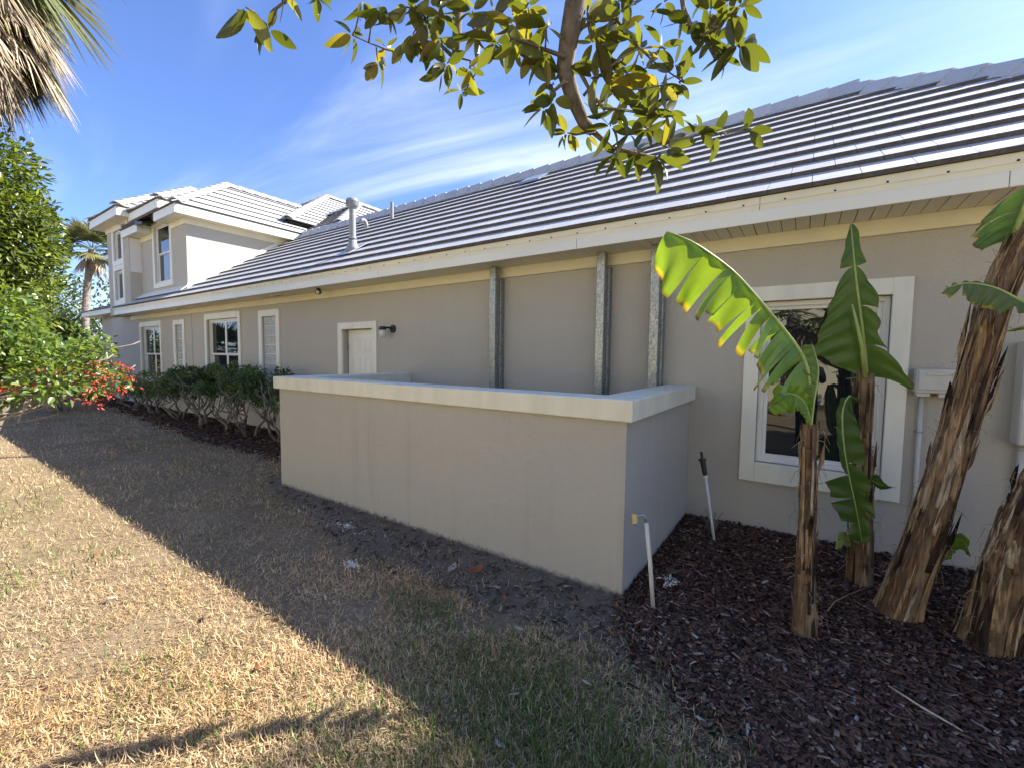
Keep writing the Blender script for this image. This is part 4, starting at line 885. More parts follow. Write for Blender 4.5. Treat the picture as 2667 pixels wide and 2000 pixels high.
# ------------------------------------------------------------------ lawn grass: dry tan blades, green in patches
M['grass'] = attr_mat('grass_blades', 0.75, 0.30, (1, 1, 1), 0.15)
def ground_points(n, rmin, rmax, az0, az1):
    r = rmin*(rmax/rmin)**rng.random(n); a = az0+(az1-az0)*rng.random(n)
    return r*np.sin(a), r*np.cos(a), r
def blades(name, x, y, r, green, lab, mat):
    n = len(x); az = rng.random(n)*2*np.pi; sc = 1+np.clip(r-3, 0, 30)*0.10
    L = np.where(green, 0.042+0.040*rng.random(n), 0.024+0.044*rng.random(n)**1.3)*np.minimum(sc, 1.5); wd = np.where(green, 0.0021, 0.0016)*sc*(0.75+0.6*rng.random(n))
    tilt = np.where(green, 0.35+0.5*rng.random(n), 0.9+0.75*rng.random(n)); curl = np.where(green, 0.6*rng.random(n), 1.2+2.2*rng.random(n))*np.where(rng.random(n) < 0.5, 1, -0.6)
    yawc = (rng.random(n)-0.5)*np.where(green, 0.6, 3.0)
    px, py, pz = x.copy(), y.copy(), np.where(green, 0.0, 0.004+0.016*rng.random(n)); pts = []; th = tilt; a = az.copy()
    lv = 4
    for k in range(lv):
        w = wd*(1, 1, 0.8, 0.15)[k]; sx, sy = -np.sin(a), np.cos(a)
        pts.append(np.stack([px-sx*w, py-sy*w, pz], 1)); pts.append(np.stack([px+sx*w, py+sy*w, pz+0.0004], 1))
        st = L/(lv-1); px = px+np.sin(th)*np.cos(a)*st; py = py+np.sin(th)*np.sin(a)*st; pz = np.maximum(pz+np.cos(th)*st, 0.003); th = th+curl/(lv-1); a = a+yawc/(lv-1)
    V = np.stack(pts, 1).reshape(-1, 3)
    F = np.array([[2*k, 2*k+1, 2*k+3, 2*k+2] for k in range(lv-1)]); F = (F[None]+(np.arange(n)*2*lv)[:, None, None]).reshape(-1, 4)
    t = rng.random(n)[:, None]; dry = np.array([0.52, 0.355, 0.185])*(1-t)+np.array([0.84, 0.66, 0.40])*t
    dk = (0.5*fbm(x, y, 0.8, 5)+0.5*fbm(x, y, 6.0, 55))[:, None]; dry = dry*(0.50+0.98*dk)
    red = np.clip((fbm(x, y, 0.6, 15)-0.5)*3+0.5*np.clip((y-1.2)/1.0, 0, 1), 0, 1)[:, None]; dry = dry*(1-red*np.array([-0.22, -0.05, 0.14]))  # random warm tone; lawn in the house shade painted lighter and warmer
    old = rng.random(n)[:, None] < 0.18; dry = np.where(old, dry*0.55, dry)
    gr = np.array([0.075, 0.135, 0.030])*(1-t)+np.array([0.21, 0.27, 0.075])*t
    C = np.where(green[:, None], gr, dry); C = np.repeat(C, 2*lv, 0)
    o = np_mesh(name, V, F, mat, None, False, C); tag(o, lab, 'grass', None, 'stuff'); return o
n = 430000
gx, gy, gr_ = ground_points(n, 0.75, 26.0, R(-108), R(48))
keep = ~(pip(MULCH_R, gx, gy) | pip(MULCH_L, gx, gy)); keep &= ~((gx > X0-0.03) & (gx < X1+0.03) & (gy > Y0-0.02)) & (gy < YW)
soil_in = pip(SOIL, gx+0.14*(fbm(gx, gy, 3.0, 3)-0.5), gy+0.5*(fbm(gx, gy, 2.2, 4)-0.5)); sd_ = np.clip((Y0-gy)/0.75, 0, 1); keep &= ~(soil_in & (rng.random(n) > 0.04+0.5*sd_**2.2))
thin = np.clip((fbm(gx, gy, 1.5, 8)-0.54)*5, 0, 0.85)*np.where(gy > 1.6, 1.0, 0.65); keep &= rng.random(n) > thin
gx, gy, gr_ = gx[keep], gy[keep], gr_[keep]
pg = 0.015+0.5*np.clip((fbm(gx, gy, 1.2, 21)-0.66)*4, 0, 1)
def patch(cx, cy_, sx, sy, amt): return amt*np.exp(-((gx-cx)/sx)**2-((gy-cy_)/sy)**2)
pg = pg+patch(-1.0, 1.62, 0.65, 0.36, 0.42)+patch(-0.2, 1.45, 0.55, 0.25, 0.40)+patch(-1.9, 1.86, 0.35, 0.14, 0.40)+patch(-6.6, 0.8, 1.2, 0.4, 0.35)+patch(-1.1, 0.95, 0.6, 0.25, 0.22)+patch(-10, 2.5, 4, 0.3, 0.18)+patch(-2.6, 0.75, 0.5, 0.2, 0.10)
green = rng.random(len(gx)) < np.clip(pg, 0, 0.85)
blades('lawn_grass', gx, gy, gr_, green, 'patchy lawn of dry tan grass with green tufts', M['grass'])

# ------------------------------------------------------------------ mulch: shredded bark chips
M['chip'] = attr_mat('bark_chip', 0.85, 0, (1, 1, 1), 0.15)
def chips(name, poly, n, rmin, rmax, az0, az1, lab, fade=0.0, zb=0.010, tan=False):
    x, y, r = ground_points(n, rmin, rmax, az0, az1)
    k = pip(poly, x+0.30*(fbm(x, y, 3.0, 31)-0.5)+0.10*rng.normal(size=n), y+0.35*(fbm(x, y, 2.5, 32)-0.5)+0.10*np.abs(rng.normal(size=n))); k &= (y < YW-0.02) & ~((x > X0-0.02) & (x < X1+0.01) & (y > Y0-0.02))
    x, y, r = x[k], y[k], r[k]; n = len(x); sc = 1+np.clip(r-3.5, 0, 20)*0.12
    L = (0.008+0.024*rng.random(n)**1.7)*sc; Wd = (0.0035+0.007*rng.random(n))*sc; T_ = 0.0012+0.002*rng.random(n); a = rng.random(n)*2*np.pi; tl = rng.normal(size=n)*0.25; z = zb+0.022*rng.random(n)**1.5
    d = np.stack([np.cos(a)*np.cos(tl), np.sin(a)*np.cos(tl), np.sin(tl)], 1); s = np.stack([-np.sin(a), np.cos(a), rng.normal(size=n)*0.3], 1); u = np.cross(d, s); c = np.stack([x, y, z], 1)
    sk = 1-0.6*rng.random(n)
    V = []
    for (i, j, kk) in ((-1, -1, -1), (1, -1, -1), (1, 1, -1), (-1, 1, -1), (-1, -1, 1), (1, -1, 1), (1, 1, 1), (-1, 1, 1)):
        wv = Wd*(sk if i > 0 else 1.0); V.append(c+d*(i*L)[:, None]+s*(j*wv)[:, None]+u*(kk*T_)[:, None])
    V = np.stack(V, 1).reshape(-1, 3); F = np.array([(0, 3, 2, 1), (4, 5, 6, 7), (0, 1, 5, 4), (1, 2, 6, 5), (2, 3, 7, 6), (3, 0, 4, 7)]); F = (F[None]+(np.arange(n)*8)[:, None, None]).reshape(-1, 4)
    t = rng.random(n)[:, None]; C = np.array([0.032, 0.018, 0.012])*(1-t)+np.array([0.195, 0.108, 0.072])*t
    pale = rng.random(n)[:, None]; C = np.where(pale < 0.06, np.array([0.30, 0.22, 0.15]), C); C = np.where(pale > 0.985, np.array([0.42, 0.38, 0.32]), C)
    if tan: C = np.array([0.09, 0.07, 0.05])*(1-t)+np.array([0.38, 0.30, 0.20])*t*rng.random((n, 1))
    o = np_mesh(name, V, F, M['chip'], None, False, np.repeat(C, 8, 0)); tag(o, lab, 'mulch', None, 'stuff')
chips('mulch_chips', MULCH_R, 95000, 1.7, 7.0, R(-20), R(60), 'dark red-brown bark mulch around the banana plants')
chips('mulch_chips', MULCH_L, 90000, 6.0, 24.0, R(-82), R(-48), 'dark bark mulch under the hedge shrubs')
chips('soil_litter', SOIL, 11000, 1.5, 7.5, R(-68), R(40), 'dry bits of grass and bark on the bare soil strip', tan=True)
# loose chips, grit and paint crumbs on the bare soil
nn = 26000; x, y, r = ground_points(nn, 1.5, 7.5, R(-68), R(40)); k = pip(SOIL, x, y) & ~((x > X0-0.01) & (x < X1+0.01) & (y > Y0-0.01)); x, y, r = x[k], y[k], r[k]; n = len(x)
cl = fbm(x, y, 2.6, 41); k = rng.random(n) < np.clip((cl-0.35)*2.5, 0.08, 1); x, y = x[k], y[k]; n = len(x)
sz = 0.0012+0.0035*rng.random(n)**3; c = np.stack([x, y, 0.004+sz*0.6], 1); V = np.stack([c+sz[:, None]*np.array(q)*(0.7+0.6*rng.random((n, 1))) for q in ((1, 0, 0), (-1, 0, 0), (0, 1, 0), (0, -1, 0), (0, 0, .8), (0, 0, -.8))], 1).reshape(-1, 3)
F = np.array([(0, 2, 4), (2, 1, 4), (1, 3, 4), (3, 0, 4), (2, 0, 5), (1, 2, 5), (3, 1, 5), (0, 3, 5)]); F = (F[None]+(np.arange(n)*6)[:, None, None]).reshape(-1, 3)
wh = rng.random(n)[:, None]; C = np.where(wh < 0.45, np.array([0.55, 0.54, 0.51]), np.array([0.10, 0.085, 0.07])*(0.5+wh))
tag(np_mesh('soil_grit', V, F, M['chip'], None, False, np.repeat(C, 6, 0)), 'grey grit and paint crumbs on bare soil by the wall', 'gravel', None, 'stuff')
# spilled white paint flakes
def flakes(cx, cy_, rx, ry, n, lab):
    t = empty('paint_spill', (cx, cy_, 0)); tag(t, lab, 'paint flakes', 'paint flakes on the ground'); m = MB()
    for _ in range(n):
        a = random.uniform(0, 6.28); rr = abs(random.gauss(0, .5)); x_ = cx+rx*rr*math.cos(a); y_ = cy_+ry*rr*math.sin(a); s_ = random.uniform(0.002, 0.008); z_ = 0.016+random.uniform(0, 0.02)
        pts = [(x_+s_*random.uniform(.5, 1.3)*math.cos(q*1.257), y_+s_*random.uniform(.5, 1.3)*math.sin(q*1.257), z_+random.uniform(-.002, .002)) for q in range(5)]
        m.add(pts+[(p[0], p[1], p[2]-0.002) for p in pts], [(0, 1, 2, 3, 4), (9, 8, 7, 6, 5)]+[(i, 5+i, 5+(i+1) % 5, (i+1) % 5) for i in range(5)])
    tag(m.build('flakes', M['white'], t), kind='stuff')
flakes(-2.75, 1.95, 0.11, 0.055, 150, 'white paint flakes spilled on the dry grass'); flakes(-3.42, 2.38, 0.26, 0.09, 110, 'white paint flakes strewn on bare soil by the low wall'); flakes(-4.15, 2.33, 0.14, 0.05, 25, 'few white paint flakes near the far end of the low wall')

# ------------------------------------------------------------------ small things on the ground
def flat_leaf(x, y, L, wd, az, z, mat, name, lab, grp='fallen leaves', curl=0.25):
    t = MB(); pts = []; n = 6
    for i in range(n+1):
        u = i/n; w_ = wd*math.sin(math.pi*min(max(u, 0.02), 0.98))**0.7; zz_ = z+L*curl*(u-0.5)**2
        for s_ in (-1, 0, 1): pts.append((x+math.cos(az)*L*(u-.5)-math.sin(az)*w_*s_/2, y+math.sin(az)*L*(u-.5)+math.cos(az)*w_*s_/2, zz_+abs(s_)*wd*0.18))
    m = len(pts); f = [(3*i+k, 3*i+k+1, 3*i+k+4, 3*i+k+3) for i in range(n) for k in (0, 1)]
    t.add(pts, f); o = t.build(name, mat, None, True); tag(o, lab, 'leaf', grp)
    sm = o.modifiers.new('thickness', 'SOLIDIFY'); sm.thickness = 0.0008; return o
M['dry_leaf'] = simple('dry_brown_leaf', (0.30, 0.19, 0.10), 0.6, 0.3, 25); M['pale_leaf'] = simple('dry_pale_leaf', (0.50, 0.42, 0.32), 0.6, 0.25, 25); M['rust_leaf'] = simple('rust_leaf', (0.36, 0.12, 0.045), 0.55, 0.25, 30)
flat_leaf(-1.92, 2.40, 0.13, 0.085, 1.2, 0.03, M['rust_leaf'], 'fallen_leaf', 'large rusty orange leaf lying on soil by the low wall', curl=0.6)
flat_leaf(-2.10, 2.34, 0.14, 0.05, 1.9, 0.02, M['pale_leaf'], 'fallen_leaf', 'pale dry leaf beside the rusty orange leaf')
FL = [(-1.66, 2.31, .08, .05, 'pale'), (-1.30, 2.02, .12, .04, 'pale'), (-1.02, 2.12, .10, .035, 'dry'), (-0.80, 1.86, .09, .03, 'pale'), (-0.30, 1.95, .08, .03, 'pale'), (-0.63, 1.42, .11, .045, 'dry'), (-0.95, 1.35, .09, .04, 'pale'), (-1.05, 1.60, .10, .02, 'pale'),
      (-2.9, 1.05, .12, .05, 'dry'), (-3.6, 0.78, .11, .045, 'pale'), (-2.2, 1.02, .10, .05, 'rust'), (-4.5, 0.9, .10, .05, 'rust'), (-1.55, 2.24, .12, .05, 'rust'), (-2.62, 2.30, .13, .03, 'dry'), (-2.95, 2.42, .12, .03, 'pale'), (-1.15, 2.45, .16, .025, 'dry'), (-0.85, 2.30, .12, .03, 'rust')]
LL = ['small pale round leaf beside the rusty orange leaf on soil', 'pale narrow leaf at the edge of the shaded green grass', 'brown leaf on bare soil just in front of the low wall corner', 'pale leaf where the green grass meets the mulch', 'pale leaf on bare soil at the mulch edge', 'brown leaf on the shaded green grass near the lower edge', 'pale leaf on the shaded green grass, lowest of its kind', 'thin pale leaf standing in the shaded green grass',
      'brown leaf on the sunlit dry lawn above the shadow band', 'pale leaf on the sunlit dry lawn far from the wall', 'rust coloured leaf on the sunlit lawn by the shadow band', 'rust coloured leaf on the sunlit lawn farthest from the wall', 'dark rust leaf on soil just below the large rusty leaf', 'thin brown leaf on soil beside the white paint flakes', 'thin pale leaf on soil close to the low wall', 'long thin brown leaf on soil along the foot of the low wall', 'rust coloured leaf at the mulch edge near the cream pipe']
for i, (x_, y_, L_, w_, kk) in enumerate(FL):
    flat_leaf(x_, y_, L_*0.62, w_*0.62, random.uniform(0, 6.28), 0.028, M[{'pale': 'pale_leaf', 'dry': 'dry_leaf', 'rust': 'rust_leaf'}[kk]], 'fallen_leaf', LL[i])
st = MB().tube([at_z(2313, 1784, 0.05), at_z(2400, 1840, 0.045), at_z(2508, 1903, 0.03)], [0.004, 0.005, 0.003], 6).build('dry_stick', M['pale_leaf'], None, True); tag(st, 'long pale straight stick lying on the mulch', 'stick', 'loose sticks')
st = MB().tube([at_z(2155, 1590, 0.06), at_z(2175, 1565, 0.08), at_z(2215, 1545, 0.05), at_z(2255, 1530, 0.03)], [0.004, 0.004, 0.003, 0.002], 6).build('dry_stick', M['dry_leaf'], None, True); tag(st, 'thin bent twig lying between the banana trunks', 'stick', 'loose sticks')
# torn white netting scrap in the mulch
nt_ = MB(); cx, cy_ = -0.715, 3.03
for i in range(26):
    a = random.uniform(0, 6.28); p = [(cx+0.06*math.cos(a)*random.uniform(.2, 1)+0.01*j*math.cos(a*3), cy_+0.11*math.sin(a)*random.uniform(.2, 1)+0.012*j*math.sin(a*2), 0.045+random.uniform(0, 0.02)) for j in range(4)]
    nt_.tube(p, 0.0016, 4)
tag(nt_.build('netting_scrap', M['white']), 'torn scrap of white netting lying on the mulch', 'netting')

# ------------------------------------------------------------------ irrigation risers
ri = empty('irrigation_riser', (-0.723, 2.714, 0)); tag(ri, 'cream pipe riser with bent metal and yellow fitting at the wall corner', 'irrigation pipe', 'irrigation risers')
MB().tube([(-0.719, 2.714, -0.02), (-0.750, 2.714, 0.30), (-0.783, 2.714, 0.556)], 0.0135, 14).build('pipe', M['pvc'], ri, True)
MB().tube([(-0.783, 2.714, 0.545), (-0.790, 2.712, 0.585), (-0.803, 2.706, 0.605), (-0.825, 2.698, 0.598), (-0.845, 2.690, 0.580)], [0.011, 0.010, 0.010, 0.009, 0.009], 10).build('elbow', M['steel'], ri, True)
MB().tube([(-0.847, 2.690, 0.545), (-0.853, 2.690, 0.605)], 0.018, 12).build('nozzle', M['yellow'], ri); MB().tube([(-0.846, 2.690, 0.535), (-0.847, 2.690, 0.546)], 0.008, 8).build('nozzle_tip', M['black'], ri)
ri = empty('irrigation_riser', (-0.564, 4.025, 0)); tag(ri, 'white pipe riser with black sprinkler head in the corner by the window', 'irrigation pipe', 'irrigation risers')
MB().tube([(-0.562, 4.025, -0.02), (-0.615, 4.03, 0.30), (-0.659, 4.035, 0.565)], 0.012, 14).build('pipe', M['pvcg'], ri, True)
MB().tube([(-0.659, 4.035, 0.560), (-0.664, 4.035, 0.590)], 0.017, 12).build('coupling', M['pvcg'], ri)
MB().tube([(-0.664, 4.035, 0.588), (-0.668, 4.035, 0.605), (-0.690, 4.036, 0.712), (-0.6915, 4.036, 0.714), (-0.694, 4.036, 0.728)], [0.018, 0.021, 0.023, 0.034, 0.034], 14).build('sprinkler_body', M['black'], ri)
MB().tube([(-0.694, 4.036, 0.727), (-0.704, 4.036, 0.79)], 0.011, 10).build('sprinkler_stem', M['black'], ri)
tg = MB()
for i in range(12):
    p = Vector((-0.63+random.uniform(-.03, .03), 4.25+random.uniform(-.03, .03), 0.02)); tg.tube([p, p+Vector((random.uniform(-.05, .05), random.uniform(-.03, .03), random.uniform(.06, .14))), p+Vector((random.uniform(-.09, .09), random.uniform(-.05, .05), random.uniform(.08, .2)))], 0.003, 5)
tag(tg.build('root_stub', M['bark_hedge']), 'tangled grey root stub behind the black sprinkler riser', 'stub')

# ------------------------------------------------------------------ banana plants
def banana_leaf_mat():
    m, nt, p = new_mat('banana_leaf'); out = nt.nodes['Material Output']
    a = nd(nt, 'ShaderNodeAttribute'); a.attribute_name = 'tone'
    uv = nd(nt, 'ShaderNodeUVMap'); sx = nd(nt, 'ShaderNodeSeparateXYZ'); nt.links.new(uv.outputs[0], sx.inputs[0])
    wv = nd(nt, 'ShaderNodeTexWave'); wv.inputs['Scale'].default_value = 34; wv.inputs['Distortion'].default_value = 2.5; nt.links.new(uv.outputs[0], wv.inputs['Vector'])
    k = ramp(nt, wv.outputs['Fac'], [(0.0, (0.92, 0.94, 0.9)), (1.0, (1.05, 1.03, 1.03))]); c = mixc(nt, 1.0, a.outputs['Color'], k, 'MULTIPLY')
    c = mixc(nt, 1.0, c, ramp(nt, noise(nt, 7, 4), [(0.3, (0.78, 0.82, 0.8)), (0.7, (1.15, 1.1, 1.0))]), 'MULTIPLY')
    nt.links.new(c, p.inputs['Base Color']); p.inputs['Roughness'].default_value = 0.33; p.inputs['Specular IOR Level'].default_value = 0.5
    tr = nd(nt, 'ShaderNodeBsdfTranslucent'); nt.links.new(mixc(nt, 1.0, c, (3.2, 2.7, 0.8), 'MULTIPLY'), tr.inputs['Color'])
    mx = nd(nt, 'ShaderNodeMixShader'); mx.inputs[0].default_value = 0.42; nt.links.new(p.outputs[0], mx.inputs[1]); nt.links.new(tr.outputs[0], mx.inputs[2]); nt.links.new(mx.outputs[0], out.inputs['Surface'])
    bump(nt, p, wv.outputs['Fac'], 0.12, 0.003); return m
M['banana'] = banana_leaf_mat()
M['midrib'] = simple('pale_green_midrib', (0.34, 0.42, 0.12), 0.4, 0.15, 20)
def sheath_mat():
    m = attr_mat('dry_sheath', 0.8, 0, (1, 1, 1), 0.2); nt = m.node_tree; p = nt.nodes['Principled BSDF']; src = p.inputs['Base Color'].links[0].from_socket
    n = noise(nt, 1.0, 7, 0.7, stretch=(70, 70, 5)); nt.links.new(mixc(nt, 1.0, src, ramp(nt, n, [(0.3, (0.3, 0.3, 0.3)), (0.5, (0.9, 0.9, 0.9)), (0.7, (1.7, 1.65, 1.6))]), 'MULTIPLY'), p.inputs['Base Color']); bump(nt, p, n, 0.8, 0.006); return m
M['sheath'] = sheath_mat()
M['sheath_fibre'] = simple('sheath_fibre', (0.30, 0.21, 0.12), 0.8, 0.3, 30)
M['btrunk'] = bark_mat('banana_trunk_fibre', (0.038, 0.023, 0.014), (0.33, 0.22, 0.12), (40, 40, 3.0), 0.010)
def resample(pts, n):
    pts = [np.array(p, float) for p in pts]; d = [0]
    for a, b in zip(pts[:-1], pts[1:]): d.append(d[-1]+np.linalg.norm(b-a))
    # catmull-rom for smoothness
    out = []
    for i in range(n):
        s = d[-1]*i/(n-1); k = min(max(np.searchsorted(d, s)-1, 0), len(pts)-2); u = (s-d[k])/(d[k+1]-d[k]+1e-9)
        p0 = pts[max(k-1, 0)]; p1 = pts[k]; p2 = pts[k+1]; p3 = pts[min(k+2, len(pts)-1)]
        out.append(0.5*((2*p1)+(-p0+p2)*u+(2*p0-5*p1+4*p2-p3)*u*u+(-p0+3*p1-3*p2+p3)*u**3))
    return np.array(out)
def banana_leaf(parent, mid, sides, tint=(0.10, 0.20, 0.022), rib=0.010, edge=0.5, name='leaf', seed=0):
    """mid: midrib points base->tip. sides: list of dict(dir0, dir1, width(fn of u), tears, sag, wild)"""
    rs = random.Random(seed); N = 64; P = resample(mid, N); T = np.gradient(P, axis=0); T = norm(T)
    V, F, Cc, UV = [], [], [], []
    tint = np.array(tint)
    for sd in sides:
        d0, d1 = np.array(sd['d0'], float), np.array(sd['d1'], float); K = 14
        cuts = sorted(set([sd.get('u0', 0)*N//1] + [int(N*c) for c in sd['tears']] + [N]))
        cuts = [int(c) for c in cuts]
        for a, b in zip(cuts[:-1], cuts[1:]):
            if b-a < 1: continue
            ang = rs.uniform(-1, 1)*sd.get('wild', 0.2); lenf = rs.uniform(0.66, 1.08); sh = rs.uniform(-.03, .03); b0 = len(V); sgw = rs.uniform(0.5, 1.5)
            idx = list(range(a, min(b, N-1)+1)); m = len(idx)
            for q, i in enumerate(idx):
                u = i/(N-1); D = d0*(1-u)+d1*u; D = D/np.linalg.norm(D); t = T[i]; D = D - t*D.dot(t)*0.6
                nrm_ = np.cross(t, D); nrm_ /= np.linalg.norm(nrm_)+1e-9; D = D*math.cos(ang)+nrm_*math.sin(ang); D = D+t*0.18; W = sd['w'](u)*lenf*(1+0.05*math.sin(i*0.55+seed)+rs.uniform(-.01, .01))
                tear = min(q, m-1-q)/max(m*0.5, 1)        # narrower towards torn ends
                for j in range(K+1):
                    s = j/K; pinch = (0.5-tear*0.5)*s*s*0.25*(1 if q < m/2 else -1)*(b-a)/N*np.linalg.norm(P[-1]-P[0])
                    g = np.array([0, 0, -1.0])*sd.get('sag', 0.15)*sgw*W*s*s
                    wav = nrm_*(0.010*math.sin(i*0.9+s*3+seed)*s)
                    V.append(P[i]+D*W*s+g+wav+t*(pinch+sh*s*s)); UV.append((u, s*0.2))
                    fn = 0.5+0.5*mnoise.noise(Vector((i*0.16, seed*3.7, 0.0)))+0.25*mnoise.noise(Vector((i*0.6, seed*3.7, 5.0))); mg = edge*(0.02+0.30*max(0.0, fn-0.25))
                    base = tint*(1.0+0.25*s)
                    if s > 1-mg*0.45: base = np.array([0.22, 0.12, 0.03]) if fn > 0.6 else np.array([0.10, 0.06, 0.025])
                    elif s > 1-mg: base = np.array([0.36, 0.34, 0.03])
                    Cc.append(base)
            for q in range(m-1):
                for j in range(K): F.append((b0+q*(K+1)+j, b0+q*(K+1)+j+1, b0+(q+1)*(K+1)+j+1, b0+(q+1)*(K+1)+j))
    o = np_mesh(name, np.array(V), np.array(F), M['banana'], parent, True, np.array(Cc), np.array(UV))
    rb_ = MB().tube([Vector(p) for p in P[::3]], [rib*(1-0.75*i/(len(P[::3])-1)) for i in range(len(P[::3]))], 7).build('midrib', M['midrib'], o, True)
    return o
def banana_trunk(parent, path, radii, seed, nfl, tan=1.0):
    rs = random.Random(seed); n, m = 24, 46; P = resample(path, m); Rr = np.interp(np.linspace(0, 1, m), np.linspace(0, 1, len(radii)), radii)
    T = norm(np.gradient(P, axis=0)); V = []
    def frame(i):
        t = T[i]; s = np.cross(t, [0, 1, 0]); s /= np.linalg.norm(s); return s, np.cross(s, t)
    def surf(i, a, off=0.0):
        s, f = frame(i); nz = mnoise.noise(Vector((math.cos(a)*1.5+seed*3, math.sin(a)*1.5, i*0.10)))*0.13+mnoise.noise(Vector((math.cos(a)*5+seed, math.sin(a)*5, i*0.25)))*0.07
        return P[i]+(s*math.cos(a)+f*math.sin(a))*(Rr[i]*(1+nz)+off)
    for i in range(m):
        for k in range(n): V.append(surf(i, 2*math.pi*k/n))
    F = [(i*n+k, i*n+(k+1) % n, (i+1)*n+(k+1) % n, (i+1)*n+k) for i in range(m-1) for k in range(n)]
    np_mesh('trunk', np.array(V), np.array(F), M['btrunk'], parent, True)
    for q in range(nfl):
        i0 = rs.randint(0, m-6); ln = rs.randint(3, 12); a0 = rs.uniform(0, 6.28); wd = rs.uniform(0.12, 0.75); i1 = min(i0+ln, m-1); lift = rs.uniform(0.001, 0.006); curl = rs.uniform(0, 1)**5*0.035
        kind = rs.random(); c = np.array([0.36, 0.235, 0.12]) if kind < 0.40 else np.array([0.17, 0.10, 0.053]) if kind < 0.68 else np.array([0.045, 0.028, 0.018]) if kind < 0.86 else np.array([0.42, 0.33, 0.22])
        V2, C2, K = [], [], 6; jag = [rs.uniform(-.25, .25) for _ in range(K+1)]
        for i in range(i0, i1+1):
            u = (i-i0)/max(i1-i0, 1); ww = wd*(1-0.55*u**2)*rs.uniform(0.9, 1.1)
            for k in range(K+1):
                ii = i+jag[k]*(i1-i0)*u*u; i_lo = min(max(int(ii), 0), m-2); fr_ = ii-i_lo; pa = surf(i_lo, a0+ww*(k/K-0.5), 0.002+lift*u+curl*u**4); pb = surf(i_lo+1, a0+ww*(k/K-0.5), 0.002+lift*u+curl*u**4); V2.append(pa*(1-fr_)+pb*fr_); C2.append(c*rs.uniform(0.6, 1.3))
        r_ = i1-i0+1; F2 = [(i*(K+1)+k, i*(K+1)+k+1, (i+1)*(K+1)+k+1, (i+1)*(K+1)+k) for i in range(r_-1) for k in range(K)]
        o = np_mesh('dry_sheath', np.array(V2), np.array(F2), M['sheath'], parent, True, np.array(C2)); sm = o.modifiers.new('thickness', 'SOLIDIFY'); sm.thickness = 0.002
    # loose fibres
    fb2 = MB()
    for q in range(nfl):
        i = rs.randint(3, m-2); a = rs.uniform(0, 6.28); p = Vector(surf(i, a)); d = Vector(surf(i, a, 0.05))-p; fb2.tube([p, p+d*rs.uniform(.3, 1)+Vector((0, 0, rs.uniform(-.02, .03))), p+d*rs.uniform(.3, 1.3)+Vector((0, 0, rs.uniform(-.10, .0)))], [0.0022, 0.0016, 0.0008], 4, False)
    tag(fb2.build('loose_fibres', M['sheath_fibre'], parent), kind='stuff')
S_ = 1.2057
def dY(x, y, Y): return at_y(x*S_, y*S_, Y)
GB = 'banana plants in the mulch bed'
b1 = empty('banana_plant', (0.07, 2.96, 0)); tag(b1, 'slim banana plant with one torn sunlit leaf reaching toward the posts', 'banana plant', GB)
banana_trunk(b1, [(0.08, 2.96, -0.05), (0.066, 2.96, 0.35), (0.06, 2.96, 0.8), (0.052, 2.96, 1.24)], [0.066, 0.050, 0.042, 0.038, 0.035], 11, 60)
mid = [dY(1748, 925, 2.955), dY(1752, 880, 2.95), dY(1748, 820, 2.94), dY(1732, 765, 2.91), dY(1690, 708, 2.85), dY(1640, 648, 2.77), dY(1590, 592, 2.68), dY(1540, 552, 2.59), dY(1490, 520, 2.50), dY(1440, 501, 2.42)]
banana_leaf(b1, mid, [dict(d0=(-0.45, -0.15, -0.9), d1=(-0.55, -0.2, -0.72), w=lambda u: 0.05 if u < 0.13 else 0.30*min(1, (u-0.10)*4+0.45)*(1-0.40*max(0, (u-0.75)/0.25)**1.5), tears=[.10, .17, .215, .24, .275, .30, .335, .355, .39, .42, .45, .47, .53, .56, .63, .70, .73, .82], sag=0.30, wild=0.55),
                     dict(d0=(0.05, 0.35, -0.95), d1=(-0.28, 0.55, -0.75), w=lambda u: 0.02 if u < 0.13 else 0.07*min(1, (u-0.10)*4+0.3)*(1-0.5*u), tears=[.10, .2, .3, .42, .55, .7], sag=0.25, wild=0.2)], tint=(0.130, 0.225, 0.022), rib=0.013, edge=0.85, seed=3)
# broken lower blade hanging at its foot
banana_leaf(b1, [dY(1750, 905, 2.93), dY(1735, 865, 2.88), dY(1700, 850, 2.84), dY(1660, 880, 2.80)], [dict(d0=(0.1, -0.2, -0.9), d1=(0.2, -0.2, -0.9), w=lambda u: 0.07+0.05*math.sin(math.pi*u), tears=[.45], sag=0.1, wild=0.2), dict(d0=(0.2, -0.2, 0.9), d1=(-0.3, -0.1, 0.5), w=lambda u: 0.11*math.sin(math.pi*min(u+.15, 1)), tears=[.6], sag=0.1, wild=0.2)], tint=(0.135, 0.235, 0.022), rib=0.006, edge=0.2, seed=4)
banana_leaf(b1, [dY(1752, 920, 2.94), dY(1758, 870, 2.93), dY(1768, 800, 2.95), dY(1755, 745, 2.99)], [dict(d0=(-0.8, -0.2, 0.1), d1=(-0.9, 0, -0.2), w=lambda u: 0.04+0.05*math.sin(math.pi*u), tears=[.5], sag=0.1, wild=0.3)], tint=(0.12, 0.20, 0.03), rib=0.007, edge=0.2, seed=5)

